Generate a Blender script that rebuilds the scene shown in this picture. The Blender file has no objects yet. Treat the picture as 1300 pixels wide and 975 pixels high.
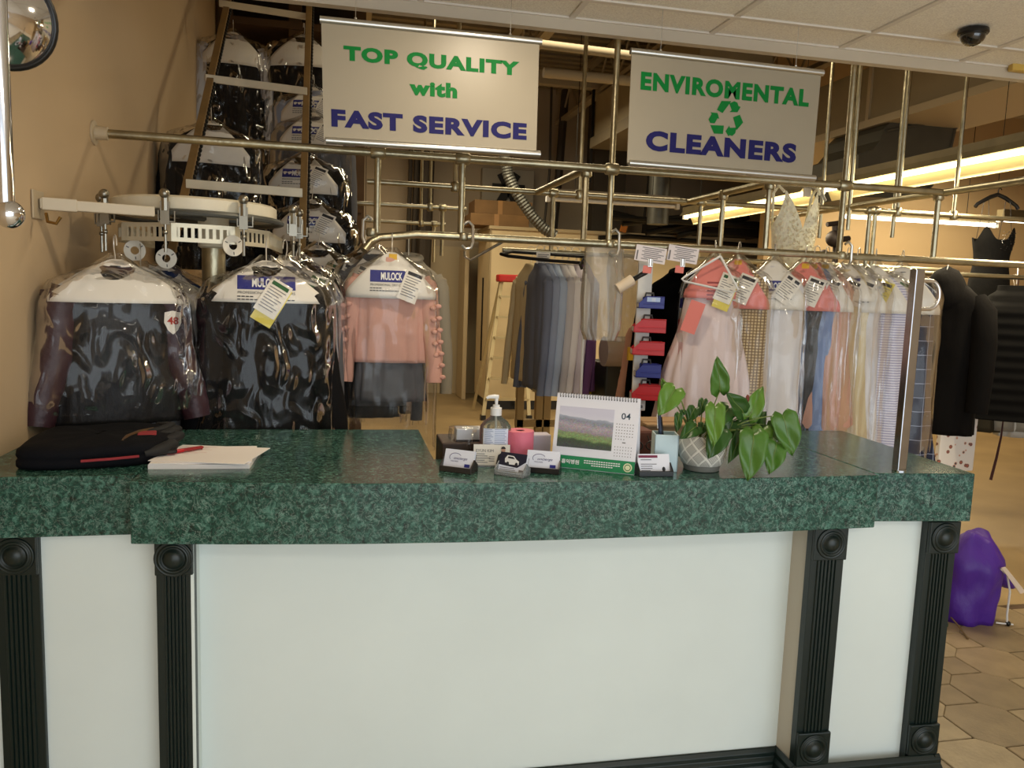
import bpy, bmesh, math, random
from math import pi, sin, cos, radians, sqrt, exp
from mathutils import Vector, Matrix, noise

random.seed(7)
SC = bpy.context.scene
COL = SC.collection

# ------------------------------------------------------------------ camera
F_PX, PITCH, ROLL, YAW, EYE = 1001.07, 0.118391, 0.035144, 0.215850, 1.55
_fwd = Vector((sin(YAW), cos(YAW), 0)); _rt = Vector((cos(YAW), -sin(YAW), 0)); _up = Vector((0, 0, 1))
_f2 = _fwd * cos(PITCH) - _up * sin(PITCH); _u2 = _up * cos(PITCH) + _fwd * sin(PITCH)
_r3 = _rt * cos(ROLL) + _u2 * sin(ROLL); _u3 = _u2 * cos(ROLL) - _rt * sin(ROLL)
cam = bpy.data.cameras.new('camera'); cam.sensor_width = 36; cam.lens = 36 * F_PX / 1300
cam.clip_start = 0.05; cam.clip_end = 60
camo = bpy.data.objects.new('camera', cam); COL.objects.link(camo)
camo.matrix_world = Matrix(((_r3.x, _u3.x, -_f2.x, 0), (_r3.y, _u3.y, -_f2.y, 0), (_r3.z, _u3.z, -_f2.z, EYE), (0, 0, 0, 1)))
SC.camera = camo

def ray(x, y):
    return _r3 * ((x - 650) / F_PX) - _u3 * ((y - 487.5) / F_PX) + _f2
def PY(x, y, Y):
    d = ray(x, y); return Vector((0, 0, EYE)) + d * (Y / d.y)
def PZ(x, y, z):
    d = ray(x, y); return Vector((0, 0, EYE)) + d * ((z - EYE) / d.z)
def PX(x, y, X):
    d = ray(x, y); return Vector((0, 0, EYE)) + d * (X / d.x)

# ------------------------------------------------------------------ world and lights
SC.view_settings.view_transform = 'Standard'; SC.view_settings.look = 'None'
SC.view_settings.gamma = 1; SC.view_settings.use_curve_mapping = False
SC.view_settings.exposure = -0.06
SC.cycles.transparent_max_bounces = 32
SC.cycles.max_bounces = 8
W = bpy.data.worlds.new('world'); SC.world = W; W.use_nodes = True
W.node_tree.nodes['Background'].inputs[0].default_value = (0.85, 0.92, 1, 1)
W.node_tree.nodes['Background'].inputs[1].default_value = 1.0

def area(name, loc, rot, sx, sy, power, col):
    l = bpy.data.lights.new(name, 'AREA'); l.shape = 'RECTANGLE'; l.size = sx; l.size_y = sy
    l.energy = power; l.color = col
    o = bpy.data.objects.new(name, l); o.location = loc; o.rotation_euler = rot; COL.objects.link(o); return o
area('storefront_daylight', (1.2, -2.75, 1.35), (radians(98), 0, 0), 5.6, 2.3, 84, (0.86, 0.95, 1.0))
area('recessed_spot', (0.55, 2.40, 2.60), (0, 0, 0), 0.16, 0.16, 11, (1.0, 0.84, 0.62))
area('added_bounce_light', (1.4, -1.2, 2.60), (0, 0, 0), 2.4, 0.6, 30, (1.0, 0.93, 0.82))  # unseen added lamp; its bounce off the floor brightens the front ceiling
area('aisle_tube_light', (3.7, 4.3, 2.36), (0, 0, 0), 0.10, 2.3, 70, (1.0, 0.85, 0.58))
area('aisle_tube_light', (3.7, 7.2, 2.36), (0, 0, 0), 0.10, 2.3, 60, (1.0, 0.85, 0.58))
area('shop_tube_light', (1.0, 8.6, 3.6), (0, 0, 0), 2.4, 0.2, 80, (1.0, 0.86, 0.60))
area('shop_tube_light', (6.5, 7.6, 3.2), (0, 0, 0), 2.4, 0.2, 84, (1.0, 0.84, 0.56))
area('aisle_tube_light', (1.6, 4.9, 3.6), (0, 0, 0), 2.0, 0.2, 30, (1.0, 0.86, 0.60))

# ------------------------------------------------------------------ materials
def lin(r, g, b):
    f = lambda v: (v / 255 / 12.92) if v / 255 <= .04045 else ((v / 255 + .055) / 1.055) ** 2.4
    return (f(r), f(g), f(b), 1)
MC = {}
def mat(name, rgb, rough=.5, metal=0, bump=None, var=None, emit=0, trans=0, coat=0, stretch=(1, 1, 1), spec=.5, sheen=0):
    if name in MC: return MC[name]
    m = bpy.data.materials.new(name); m.use_nodes = True; MC[name] = m
    nt = m.node_tree; N = nt.nodes; L = nt.links; b = N['Principled BSDF']
    col = lin(*rgb)
    b.inputs['Base Color'].default_value = col; b.inputs['Roughness'].default_value = rough
    b.inputs['Metallic'].default_value = metal; b.inputs['Specular IOR Level'].default_value = spec
    if trans: b.inputs['Transmission Weight'].default_value = trans
    if coat: b.inputs['Coat Weight'].default_value = coat; b.inputs['Coat Roughness'].default_value = .08
    if sheen: b.inputs['Sheen Weight'].default_value = sheen
    if emit:
        b.inputs['Emission Color'].default_value = col; b.inputs['Emission Strength'].default_value = emit
    if bump or var:
        tc = N.new('ShaderNodeTexCoord'); mp = N.new('ShaderNodeMapping'); mp.inputs['Scale'].default_value = stretch
        L.new(tc.outputs['Object'], mp.inputs['Vector'])
    if var:
        n = N.new('ShaderNodeTexNoise'); n.inputs['Scale'].default_value = var[0]; n.inputs['Detail'].default_value = 5
        L.new(mp.outputs[0], n.inputs['Vector'])
        r = N.new('ShaderNodeValToRGB'); r.color_ramp.elements[0].position = .3; r.color_ramp.elements[1].position = .7
        a = var[1]
        r.color_ramp.elements[0].color = tuple(c * (1 - a) for c in col[:3]) + (1,)
        r.color_ramp.elements[1].color = tuple(min(1, c * (1 + a)) for c in col[:3]) + (1,)
        L.new(n.outputs['Fac'], r.inputs[0]); L.new(r.outputs[0], b.inputs['Base Color'])
    if bump:
        n2 = N.new('ShaderNodeTexNoise'); n2.inputs['Scale'].default_value = bump[0]; n2.inputs['Detail'].default_value = 6
        L.new(mp.outputs[0], n2.inputs['Vector'])
        bp = N.new('ShaderNodeBump'); bp.inputs['Strength'].default_value = bump[1]; bp.inputs['Distance'].default_value = bump[2] if len(bump) > 2 else .01
        L.new(n2.outputs['Fac'], bp.inputs['Height']); L.new(bp.outputs[0], b.inputs['Normal'])
    return m

def film(name='clear_film', tint=(1, 1, 1), haze=.02, scale=9, strength=1.0, ior=1.42, top=.45, rough=.10, zs=.2, dist=.07):
    if name in MC: return MC[name]
    m = bpy.data.materials.new(name); m.use_nodes = True; MC[name] = m
    nt = m.node_tree; N = nt.nodes; L = nt.links
    N.remove(N['Principled BSDF']); out = N['Material Output']
    tc = N.new('ShaderNodeTexCoord'); mp = N.new('ShaderNodeMapping'); mp.inputs['Scale'].default_value = (1, 1, zs)
    L.new(tc.outputs['Object'], mp.inputs['Vector'])
    v = N.new('ShaderNodeTexNoise'); v.inputs['Scale'].default_value = scale; v.noise_type = 'RIDGED_MULTIFRACTAL'; v.inputs['Detail'].default_value = 3; v.inputs['Distortion'].default_value = .5; v.inputs['Gain'].default_value = 1.2
    L.new(mp.outputs[0], v.inputs['Vector'])
    bp = N.new('ShaderNodeBump'); bp.inputs['Strength'].default_value = strength; bp.inputs['Distance'].default_value = dist
    k_ = N.new('ShaderNodeTexNoise'); k_.inputs['Scale'].default_value = 5; L.new(tc.outputs['Object'], k_.inputs['Vector'])
    kr = N.new('ShaderNodeValToRGB'); kr.color_ramp.elements[0].position = .42; kr.color_ramp.elements[0].color = (.3, .3, .3, 1); kr.color_ramp.elements[1].position = .62; L.new(k_.outputs['Fac'], kr.inputs[0])
    km = N.new('ShaderNodeMath'); km.operation = 'MULTIPLY'; L.new(v.outputs['Fac'], km.inputs[0]); L.new(kr.outputs[0], km.inputs[1])
    L.new(km.outputs[0], bp.inputs['Height'])
    tr = N.new('ShaderNodeBsdfTransparent'); tr.inputs[0].default_value = tuple(t * .985 for t in tint) + (1,)
    gl = N.new('ShaderNodeBsdfGlossy'); gl.inputs['Roughness'].default_value = rough
    L.new(bp.outputs[0], gl.inputs['Normal'])
    df = N.new('ShaderNodeBsdfDiffuse'); df.inputs[0].default_value = tuple(t * .8 for t in tint) + (1,)
    lw = N.new('ShaderNodeFresnel'); lw.inputs['IOR'].default_value = ior
    L.new(bp.outputs[0], lw.inputs['Normal'])
    mx = N.new('ShaderNodeMixShader'); mx.inputs[0].default_value = haze
    L.new(tr.outputs[0], mx.inputs[1]); L.new(df.outputs[0], mx.inputs[2])
    m2 = N.new('ShaderNodeMixShader'); L.new(lw.outputs[0], m2.inputs[0]); L.new(mx.outputs[0], m2.inputs[1]); L.new(gl.outputs[0], m2.inputs[2])
    cl_ = N.new('ShaderNodeMath'); cl_.operation = 'MINIMUM'; cl_.inputs[1].default_value = top; L.new(lw.outputs[0], cl_.inputs[0]); L.new(cl_.outputs[0], m2.inputs[0])
    L.new(m2.outputs[0], out.inputs[0])
    return m

def node_mat(name, build):
    if name in MC: return MC[name]
    m = bpy.data.materials.new(name); m.use_nodes = True; MC[name] = m
    build(m.node_tree, m.node_tree.nodes, m.node_tree.links, m.node_tree.nodes['Principled BSDF']); return m

def marble(nt, N, L, b):
    tc = N.new('ShaderNodeTexCoord')
    n = N.new('ShaderNodeTexNoise'); n.inputs['Scale'].default_value = 62; n.inputs['Detail'].default_value = 8; n.inputs['Roughness'].default_value = .7; n.inputs['Distortion'].default_value = .7
    L.new(tc.outputs['Object'], n.inputs['Vector'])
    r = N.new('ShaderNodeValToRGB'); e = r.color_ramp.elements
    e[0].position = .34; e[0].color = lin(8, 32, 29); e[1].position = .68; e[1].color = lin(84, 132, 118)
    x = e.new(.5); x.color = lin(24, 70, 60)
    L.new(n.outputs['Fac'], r.inputs[0])
    n2 = N.new('ShaderNodeTexNoise'); n2.inputs['Scale'].default_value = 46; n2.inputs['Detail'].default_value = 7; n2.inputs['Roughness'].default_value = .62; n2.inputs['Distortion'].default_value = 1.1
    L.new(tc.outputs['Object'], n2.inputs['Vector'])
    r2 = N.new('ShaderNodeValToRGB'); e = r2.color_ramp.elements
    e[0].position = .475; e[0].color = (0, 0, 0, 1); e[1].position = .525; e[1].color = (0, 0, 0, 1); x = e.new(.5); x.color = (.62, .62, .62, 1)
    L.new(n2.outputs['Fac'], r2.inputs[0])
    n3 = N.new('ShaderNodeTexNoise'); n3.inputs['Scale'].default_value = 9; L.new(tc.outputs['Object'], n3.inputs['Vector'])
    mm = N.new('ShaderNodeMath'); mm.operation = 'MULTIPLY'; L.new(r2.outputs[0], mm.inputs[0]); L.new(n3.outputs['Fac'], mm.inputs[1])
    mx = N.new('ShaderNodeMixRGB'); mx.inputs[2].default_value = lin(176, 206, 194)
    L.new(mm.outputs[0], mx.inputs[0]); L.new(r.outputs[0], mx.inputs[1]); L.new(mx.outputs[0], b.inputs['Base Color'])
    b.inputs['Roughness'].default_value = .17; b.inputs['IOR'].default_value = 1.5

def grid_cloth(base, line, sc, w=.1, both=True, rough=.8):
    def f(nt, N, L, b):
        tc = N.new('ShaderNodeTexCoord'); sp = N.new('ShaderNodeSeparateXYZ'); L.new(tc.outputs['Object'], sp.inputs[0])
        res = None
        for ax in (['X', 'Z'] if both else ['Z']):
            a = N.new('ShaderNodeMath'); a.operation = 'MULTIPLY'; a.inputs[1].default_value = sc; L.new(sp.outputs[ax], a.inputs[0])
            fr = N.new('ShaderNodeMath'); fr.operation = 'FRACT'; L.new(a.outputs[0], fr.inputs[0])
            lt = N.new('ShaderNodeMath'); lt.operation = 'LESS_THAN'; lt.inputs[1].default_value = w; L.new(fr.outputs[0], lt.inputs[0])
            if res is None: res = lt
            else:
                mxx = N.new('ShaderNodeMath'); mxx.operation = 'MAXIMUM'; L.new(res.outputs[0], mxx.inputs[0]); L.new(lt.outputs[0], mxx.inputs[1]); res = mxx
        mx = N.new('ShaderNodeMixRGB'); mx.inputs[1].default_value = lin(*base); mx.inputs[2].default_value = lin(*line)
        L.new(res.outputs[0], mx.inputs[0]); L.new(mx.outputs[0], b.inputs['Base Color']); b.inputs['Roughness'].default_value = rough
    return f

STEEL = mat('galvanised_pipe', (176, 168, 142), .35, 1, bump=(60, .15), var=(14, .18))
CHROME = mat('chrome', (225, 225, 228), .08, 1)
BRUSH = mat('brushed_aluminium', (205, 203, 198), .3, 1)
DARKM = mat('dark_metal', (40, 38, 35), .45, .7)
WIRE = mat('wire_white', (215, 210, 200), .35, .6)
BLACKP = mat('black_plastic', (16, 16, 17), .3)
WHITEP = mat('white_plastic', (232, 232, 230), .35)
PAPER = mat('white_paper', (236, 230, 218), .8, bump=(9, .12))
PAPERB = mat('bluish_paper', (232, 234, 244), .7)
PINKP = mat('salmon_paper', (232, 134, 124), .8)
YELP = mat('yellow_paper', (232, 214, 96), .8)
INK = mat('blue_ink', (34, 40, 128), .7)
GREY_INK = mat('grey_ink', (120, 116, 118), .8)
DARK_INK = mat('dark_ink', (40, 40, 46), .8)
GREEN_INK = mat('green_ink', (0, 116, 46), .6, spec=.2)
NAVY_INK = mat('navy_ink', (28, 26, 88), .6, spec=.2)
WHITE_INK = mat('white_ink', (240, 240, 238), .6)
FILM = film()
FILMG = film('crisp_clear_film', haze=.004, scale=17, strength=1.0, ior=1.42, top=.6, rough=.08, zs=.55, dist=.075)
MARBLE = node_mat('green_marble_laminate', marble)
WHITEPANEL = mat('white_melamine', (222, 232, 229), .38, var=(2.5, .03))
DGREEN = mat('dark_green_paint', (9, 27, 24), .38, bump=(40, .06))
GALV = mat('dull_galvanised_sheet', (96, 96, 90), .5, .6, var=(5, .2))

# ------------------------------------------------------------------ mesh builder
RM = {}
class MB:
    def __init__(s): s.v = []; s.f = []
    def add(s, vs, fs):
        o = len(s.v); s.v += [Vector(p) for p in vs]; s.f += [tuple(i + o for i in q) for q in fs]; return s
    def box(s, x0, y0, z0, x1, y1, z1, M=None):
        vs = [Vector(p) for p in ((x0, y0, z0), (x1, y0, z0), (x1, y1, z0), (x0, y1, z0), (x0, y0, z1), (x1, y0, z1), (x1, y1, z1), (x0, y1, z1))]
        if M: vs = [M @ p for p in vs]
        return s.add(vs, [(0, 3, 2, 1), (4, 5, 6, 7), (0, 1, 5, 4), (1, 2, 6, 5), (2, 3, 7, 6), (3, 0, 4, 7)])
    def tube(s, pts, r, n=8, cap=True, closed=False):
        pts = [Vector(p) for p in pts]; m = len(pts)
        rs = r if isinstance(r, (list, tuple)) else [r] * m
        T = []
        for i in range(m):
            a = pts[(i - 1) % m] if (closed or i > 0) else pts[i]; b = pts[(i + 1) % m] if (closed or i < m - 1) else pts[i]
            t = (b - a); T.append(t.normalized() if t.length > 1e-9 else Vector((0, 0, 1)))
        ref = Vector((0, 0, 1)) if abs(T[0].z) < .9 else Vector((1, 0, 0))
        nrm = (ref - T[0] * ref.dot(T[0])).normalized(); vs = []
        for i in range(m):
            nrm = nrm - T[i] * nrm.dot(T[i])
            nrm = nrm.normalized() if nrm.length > 1e-6 else T[i].orthogonal().normalized()
            bn = T[i].cross(nrm)
            for k in range(n):
                a = 2 * pi * k / n; vs.append(pts[i] + (nrm * cos(a) + bn * sin(a)) * rs[i])
        fs = []
        for i in range(m if closed else m - 1):
            j = (i + 1) % m
            for k in range(n):
                q = (k + 1) % n; fs.append((i * n + k, i * n + q, j * n + q, j * n + k))
        if cap and not closed:
            fs.append(tuple(range(n - 1, -1, -1))); fs.append(tuple((m - 1) * n + k for k in range(n)))
        return s.add(vs, fs)
    def lathe(s, prof, n=24, M=None, cap=True):
        M = M or Matrix(); vs = []; m = len(prof)
        for (r, z) in prof:
            for k in range(n):
                a = 2 * pi * k / n; vs.append(M @ Vector((r * cos(a), r * sin(a), z)))
        fs = []
        for i in range(m - 1):
            for k in range(n):
                q = (k + 1) % n; fs.append((i * n + k, i * n + q, (i + 1) * n + q, (i + 1) * n + k))
        if cap:
            fs.append(tuple(range(n - 1, -1, -1))); fs.append(tuple((m - 1) * n + k for k in range(n)))
        return s.add(vs, fs)
    def prism(s, poly, c0, c1, fn=None):
        """extrude a polygon given in (a, b) from c0 to c1; fn maps (a, b, c) to a point (default: plan x, y and height z)"""
        fn = fn or (lambda a, b, c: Vector((a, b, c)))
        n = len(poly); ar = sum(poly[i][0] * poly[(i + 1) % n][1] - poly[(i + 1) % n][0] * poly[i][1] for i in range(n))
        if ar < 0: poly = poly[::-1]
        vs = [fn(a, b, c0) for a, b in poly] + [fn(a, b, c1) for a, b in poly]
        fs = [tuple(range(n - 1, -1, -1)), tuple(range(n, 2 * n))] + [(i, (i + 1) % n, n + (i + 1) % n, n + i) for i in range(n)]
        return s.add(vs, fs)
    def grid(s, fn, nu, nv, cu=False):
        vs = []; w = nu if cu else nu + 1
        for j in range(nv + 1):
            for i in range(w): vs.append(Vector(fn(i / nu, j / nv)))
        fs = []
        for j in range(nv):
            for i in range(nu):
                q = (i + 1) % w; fs.append((j * w + i, j * w + q, (j + 1) * w + q, (j + 1) * w + i))
        return s.add(vs, fs)
    def loft(s, rings, caps=(True, True)):
        n = len(rings[0]); vs = [p for r in rings for p in r]; fs = []
        for j in range(len(rings) - 1):
            for i in range(n):
                q = (i + 1) % n; fs.append((j * n + i, j * n + q, (j + 1) * n + q, (j + 1) * n + i))
        if caps[0]: fs.append(tuple(range(n - 1, -1, -1)))
        if caps[1]: fs.append(tuple((len(rings) - 1) * n + k for k in range(n)))
        return s.add(vs, fs)
    def sphere(s, c, r, nu=16, nv=10, sc=(1, 1, 1)):
        c = Vector(c)
        return s.lathe([(max(1e-4, r * sin(pi * j / nv)), -r * cos(pi * j / nv)) for j in range(nv + 1)], nu, Matrix.Translation(c) @ Matrix.Diagonal((*sc, 1)))
    def quad(s, a, b, c, d): return s.add([a, b, c, d], [(0, 1, 2, 3)])
    def build(s, name, m, parent=None, smooth=False, bevel=0, local=False, recalc=True, solid=0, seg=2):
        me = bpy.data.meshes.new(name)
        vs = s.v
        if parent is not None and not local:
            p = parent; inv = RM[p].inverted(); vs = [inv @ v for v in vs]
        me.from_pydata([tuple(v) for v in vs], [], s.f); me.update()
        if recalc:
            bm = bmesh.new(); bm.from_mesh(me); bmesh.ops.recalc_face_normals(bm, faces=bm.faces)
            if bevel:
                es = [e for e in bm.edges if len(e.link_faces) == 2 and e.calc_face_angle(0) > .6]
                bmesh.ops.bevel(bm, geom=es, offset=bevel, segments=seg, affect='EDGES', profile=.5)
            bm.to_mesh(me); bm.free()
        if smooth:
            me.shade_smooth()
            if smooth != 2: me.set_sharp_from_angle(angle=radians(42))
        me.materials.append(m)
        o = bpy.data.objects.new(name, me); COL.objects.link(o)
        if solid:
            md = o.modifiers.new('solidify', 'SOLIDIFY'); md.thickness = solid
        if parent is not None:
            o.parent = parent; RM[o] = RM[parent]
        else: RM[o] = Matrix()
        return o

def tag(o, label=None, cat=None, group=None, kind=None):
    if label: o['label'] = label
    if cat: o['category'] = cat
    if group: o['group'] = group
    if kind: o['kind'] = kind
    return o
def thing(name, label, cat, loc=(0, 0, 0), rz=0, group=None, kind=None):
    o = bpy.data.objects.new(name, None); o.empty_display_size = .05; COL.objects.link(o)
    o.location = loc; o.rotation_euler = (0, 0, rz)
    RM[o] = Matrix.Translation(Vector(loc)) @ Matrix.Rotation(rz, 4, 'Z')
    return tag(o, label, cat, group, kind)
def copy_part(o, parent):
    c = o.copy(); COL.objects.link(c); c.parent = parent; RM[c] = RM[parent]; return c
def dup(root, loc, rz, label, group=None):
    r = root.copy(); COL.objects.link(r); r.location = loc; r.rotation_euler = (0, 0, rz); r['label'] = label
    RM[r] = Matrix.Translation(Vector(loc)) @ Matrix.Rotation(rz, 4, 'Z')
    if group: r['group'] = group
    for ch in list(root.children):
        c = copy_part(ch, r)
        for g in ch.children: copy_part(g, c)
    return r

# ------------------------------------------------------------------ lettering
_TC = {}
def letters(t, bold=0.0, shear=0.0, space=1.0):
    k = (t, bold, shear, space)
    if k in _TC: return _TC[k]
    cu = bpy.data.curves.new('lettering', 'FONT'); cu.body = t; cu.size = 1; cu.offset = bold; cu.shear = shear; cu.space_character = space
    cu.dimensions = '2D'; cu.fill_mode = 'FRONT'; cu.resolution_u = 4
    ob = bpy.data.objects.new('lettering', cu); COL.objects.link(ob)
    me = bpy.data.meshes.new_from_object(ob.evaluated_get(bpy.context.evaluated_depsgraph_get()))
    vs = [(v.co.x, v.co.y) for v in me.vertices]; fs = [tuple(p.vertices) for p in me.polygons]
    bpy.data.objects.remove(ob); bpy.data.curves.remove(cu); bpy.data.meshes.remove(me)
    if vs:
        x0 = min(v[0] for v in vs); x1 = max(v[0] for v in vs); y0 = min(v[1] for v in vs); y1 = max(v[1] for v in vs)
        vs = [((x - x0) / max(1e-6, x1 - x0) - .5, (y - y0) / max(1e-6, y1 - y0) - .5) for x, y in vs]
    _TC[k] = (vs, fs); return _TC[k]
def put(mb, t, fn, cx, cz, w, h, bold=0.0, shear=0.0, rot=0, space=1.0):
    """lay lettering on a surface: fn(x, z) gives the surface point"""
    vs, fs = letters(t, bold, shear, space); c, s_ = cos(rot), sin(rot)
    mb.add([fn(cx + u * w * c - v * h * s_, cz + u * w * s_ + v * h * c) for u, v in vs], fs)
def rect(mb, fn, x0, z0, x1, z1, n=1, rot=0, ox=0, oz=0):
    c, s_ = cos(rot), sin(rot)
    f = lambda x, z: fn(ox + x * c - z * s_, oz + x * s_ + z * c) if rot else fn(x, z)
    for i in range(n):
        a = x0 + (x1 - x0) * i / n; b = x0 + (x1 - x0) * (i + 1) / n
        mb.quad(f(a, z0), f(b, z0), f(b, z1), f(a, z1))
for _t in (('TOP QUALITY', .035), ('with', .03), ('FAST SERVICE', .035), ('ENVIROMENTAL', .03), ('CLEANERS', .035), ('MULOCK', .03), ('PROFESSIONAL DRY CLEANERS', 0)):
    letters(*_t)

# ------------------------------------------------------------------ the setting
WX = -0.91
CEIL = 2.645
def structure(o): o['kind'] = 'structure'; return o
WALLM = mat('beige_wall_paint', (196, 170, 134), .7, bump=(3, .05), var=(1.3, .06))
BACKW = mat('cream_block_wall', (176, 160, 136), .8, var=(.8, .08))
ORNG = mat('warm_wall_paint', (206, 178, 134), .75, var=(.9, .05))
structure(MB().box(WX - .15, -2.9, 0, WX, 11.7, 4.6).build('wall_left', WALLM))
structure(MB().box(WX - .15, 11.6, 0, 11.15, 11.75, 4.6).build('wall_back', BACKW))
structure(MB().box(11.0, 3.2, 0, 11.15, 11.7, 4.6).build('wall_right', ORNG))
structure(MB().box(5.6, -2.9, 0, 5.75, 3.2, 2.7).build('wall_front_right', WALLM))
structure(MB().box(5.6, 3.2, 0, 11.0, 3.35, 4.6).build('wall_side_right', WALLM))
# back room partition where the light tube hangs
structure(MB().box(5.1, 9.0, 0, 11.0, 9.15, 4.6).build('wall_partition', ORNG))
# floor: vinyl behind the counter line, octagon and square tiles in front
VINYL = mat('tan_vinyl', (146, 124, 88), .42, var=(1.6, .18), bump=(90, .04))
GROUT = mat('brown_grout', (84, 64, 44), .9)
fl = structure(MB().box(WX, 3.33, -.1, 11.0, 11.6, 0).build('floor', VINYL))
fl2 = structure(MB().box(1.2, 1.1, -.1, 4.4, 3.33, -.006).build('floor_front', GROUT))
STN = mat('sand_floor_tile', (212, 202, 184), .5, var=(6, .12))
structure(MB().box(WX, -2.9, -.1, 5.6, 1.1, -.002).build('floor_entrance', STN)); structure(MB().box(WX, 1.1, -.1, 1.2, 3.33, -.002).build('floor_counter', STN)); structure(MB().box(4.4, 1.1, -.1, 5.6, 3.33, -.002).build('floor_side', STN))
TILE = [mat('ceramic_tile_%s' % k, c, .45, var=(9, .16), bump=(60, .12)) for k, c in (('sand', (152, 132, 100)), ('clay', (140, 122, 92)), ('ochre', (160, 142, 110)))]
oct_me = {}; g = .0045; P_ = .4345; a_ = .065; hw = .1435
def tile_mesh(kind, m):
    if (kind, m) in oct_me: return oct_me[(kind, m)]
    if kind == 'o':
        w = hw - g * .6; c = w - a_
        poly = [(-c, -w), (c, -w), (w, -c), (w, c), (c, w), (-c, w), (-w, c), (-w, -c)]
    else:
        w = P_ / 2 - hw + .0735 - .0735; w = (P_ - 2 * hw) / 2 - g * .6; poly = [(-w, -w), (w, -w), (w, w), (-w, w)]
    o = MB().prism(poly, -.012, 0).build('tile', TILE[m], None, bevel=.0025, seg=1)
    me = o.data; bpy.data.objects.remove(o); oct_me[(kind, m)] = me; return me
cx0, cy0 = 2.83, 2.77; h_ = P_ / 2
for i in range(-9, 7):
    for j in range(-8, 4):
        x = cx0 + i * h_; y = cy0 + j * h_
        if x < 1.3 or y > 3.22 or y < 1.2 or x > 4.3: continue
        k = 'o' if (i + j) % 2 == 0 else 's'
        if k == 's' and False: continue
        o = bpy.data.objects.new('tile', tile_mesh(k, random.randrange(3))); COL.objects.link(o); o.parent = fl2; o.location = (x, y, random.uniform(-.0007, .0007))
# suspended ceiling in front
TB = mat('ceiling_tbar', (224, 216, 204), .6)
CT = mat('acoustic_tile', (244, 236, 222), .9, bump=(220, .5, .004), var=(160, .14))
ce = structure(MB().box(WX, -2.9, CEIL + .02, 5.6, 3.25, CEIL + .06).build('ceiling', TB))
gx = [.897 + .6085 * k for k in range(-3, 8)]; gy = [3.215, 3.0, 1.78, .56]
tm = {}
for a in range(len(gx) - 1):
    for b in range(3):
        hx = (gx[a + 1] - gx[a]) / 2 - .012; hy = (gy[b] - gy[b + 1]) / 2 - .012
        if b not in tm:
            o = MB().box(-hx, -hy, .004, hx, hy, .018).build('ceiling_tile', CT, None, bevel=.003, seg=1); tm[b] = o.data; bpy.data.objects.remove(o)
        o = bpy.data.objects.new('ceiling_tile', tm[b]); COL.objects.link(o); o.parent = ce
        o.location = ((gx[a] + gx[a + 1]) / 2, (gy[b] + gy[b + 1]) / 2, CEIL)
t = MB()
for x in gx: t.box(x - .012, -.6, CEIL - .002, x + .012, 3.215, CEIL + .02)
for y in gy: t.box(WX, y - .012, CEIL - .003, 5.6, y + .012, CEIL + .02)
t.build('grid_bar', TB, ce)
structure(MB().box(WX, 3.212, 2.598, 11.0, 3.30 - .045, 4.6).build('trim_1', mat('fascia_paint', (200, 188, 168), .6)))
# open roof deck behind
DECK = mat('roof_deck_paint', (150, 136, 110), .75, var=(2, .15))
d = MB(); x = WX
structure(MB().box(WX, 3.2, 4.56, 11.0, 11.7, 4.7).build('ceiling_back', DECK))
dk = MB(); y = 3.5
while y < 11.5: dk.box(WX, y, 4.48, 11.0, y + .09, 4.562); y += .19
structure(dk.build('trim_2', DECK))
JOI = mat('joist_paint', (172, 158, 132), .7)
for i, x in enumerate((.2, 1.9, 3.1, 4.9, 6.6, 8.4)):
    o = MB().box(x - .05, 3.3, 4.42, x + .05, 11.6, 4.47)
    o.box(x - .05, 3.3, 3.98, x + .05, 11.6, 4.03)
    y = 3.4; up = True
    while y < 11.2:
        o.tube([(x, y, 4.0 if up else 4.45), (x, y + .4, 4.45 if up else 4.0)], .014, 5); y += .4; up = not up
    tag(o.build('roof_joist', JOI), ['cream open-web steel roof joist nearest the wall with the convex mirror', 'cream open-web steel roof joist above the gap between both signs', 'cream open-web steel roof joist just over the recycling sign', 'cream open-web steel roof joist above the boxed duct', 'cream steel roof joist past the grey curved duct', 'cream steel roof joist farthest from the left wall'][i], 'joist', 'open-web roof joists')
b_ = MB()
for y in (7.4, 9.6): b_.box(WX, y, 4.04, 11.0, y + .12, 4.20)
structure(b_.build('trim_3', JOI))

# ------------------------------------------------------------------ reception counter
ZT, ZB = 1.05, .895
ct = thing('countertop', 'green marbled laminate countertop with thick edge and gently bowed front', 'countertop', (.5, 2.05, ZT))
main = [(-.505, 2.048), (-.25, 2.016), (.04, 1.988), (.336, 1.972), (.591, 1.966), (.887, 1.968), (1.2, 1.972), (1.545, 1.982), (1.552, 2.712), (1.13, 2.722), (1.11, 2.265), (.27, 2.265), (.272, 2.752), (-.50, 2.768)]
MB().prism(main, ZB - .004, ZT).build('slab', MARBLE, ct, bevel=.003)
MB().prism([(WX + .002, 2.113), (-.509, 2.113), (-.504, 2.768), (WX + .002, 2.778)], ZB, ZT + .0005).build('slab', MARBLE, ct, bevel=.003)
MB().prism([(1.5462, 2.004), (1.868, 1.974), (1.918, 2.695), (1.5530, 2.712)], ZB + .008, ZT + .0005).build('slab', MARBLE, ct, bevel=.003)
cb = thing('counter_base', 'white panelled counter base with dark green fluted pilasters', 'counter', (.5, 2.15, 0))
def panel(x0, y0, x1, y1, z0, z1, th=.02):
    d_ = Vector((x1 - x0, y1 - y0, 0)).normalized(); nrm = Vector((-d_.y, d_.x, 0)) * th
    return MB().prism([(x0, y0), (x1, y1), (x1 + nrm.x, y1 + nrm.y), (x0 + nrm.x, y0 + nrm.y)], z0, z1)
panel(WX, 2.165, -.44, 2.125, 0, ZB, .03).build('panel', WHITEPANEL, cb)
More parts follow.
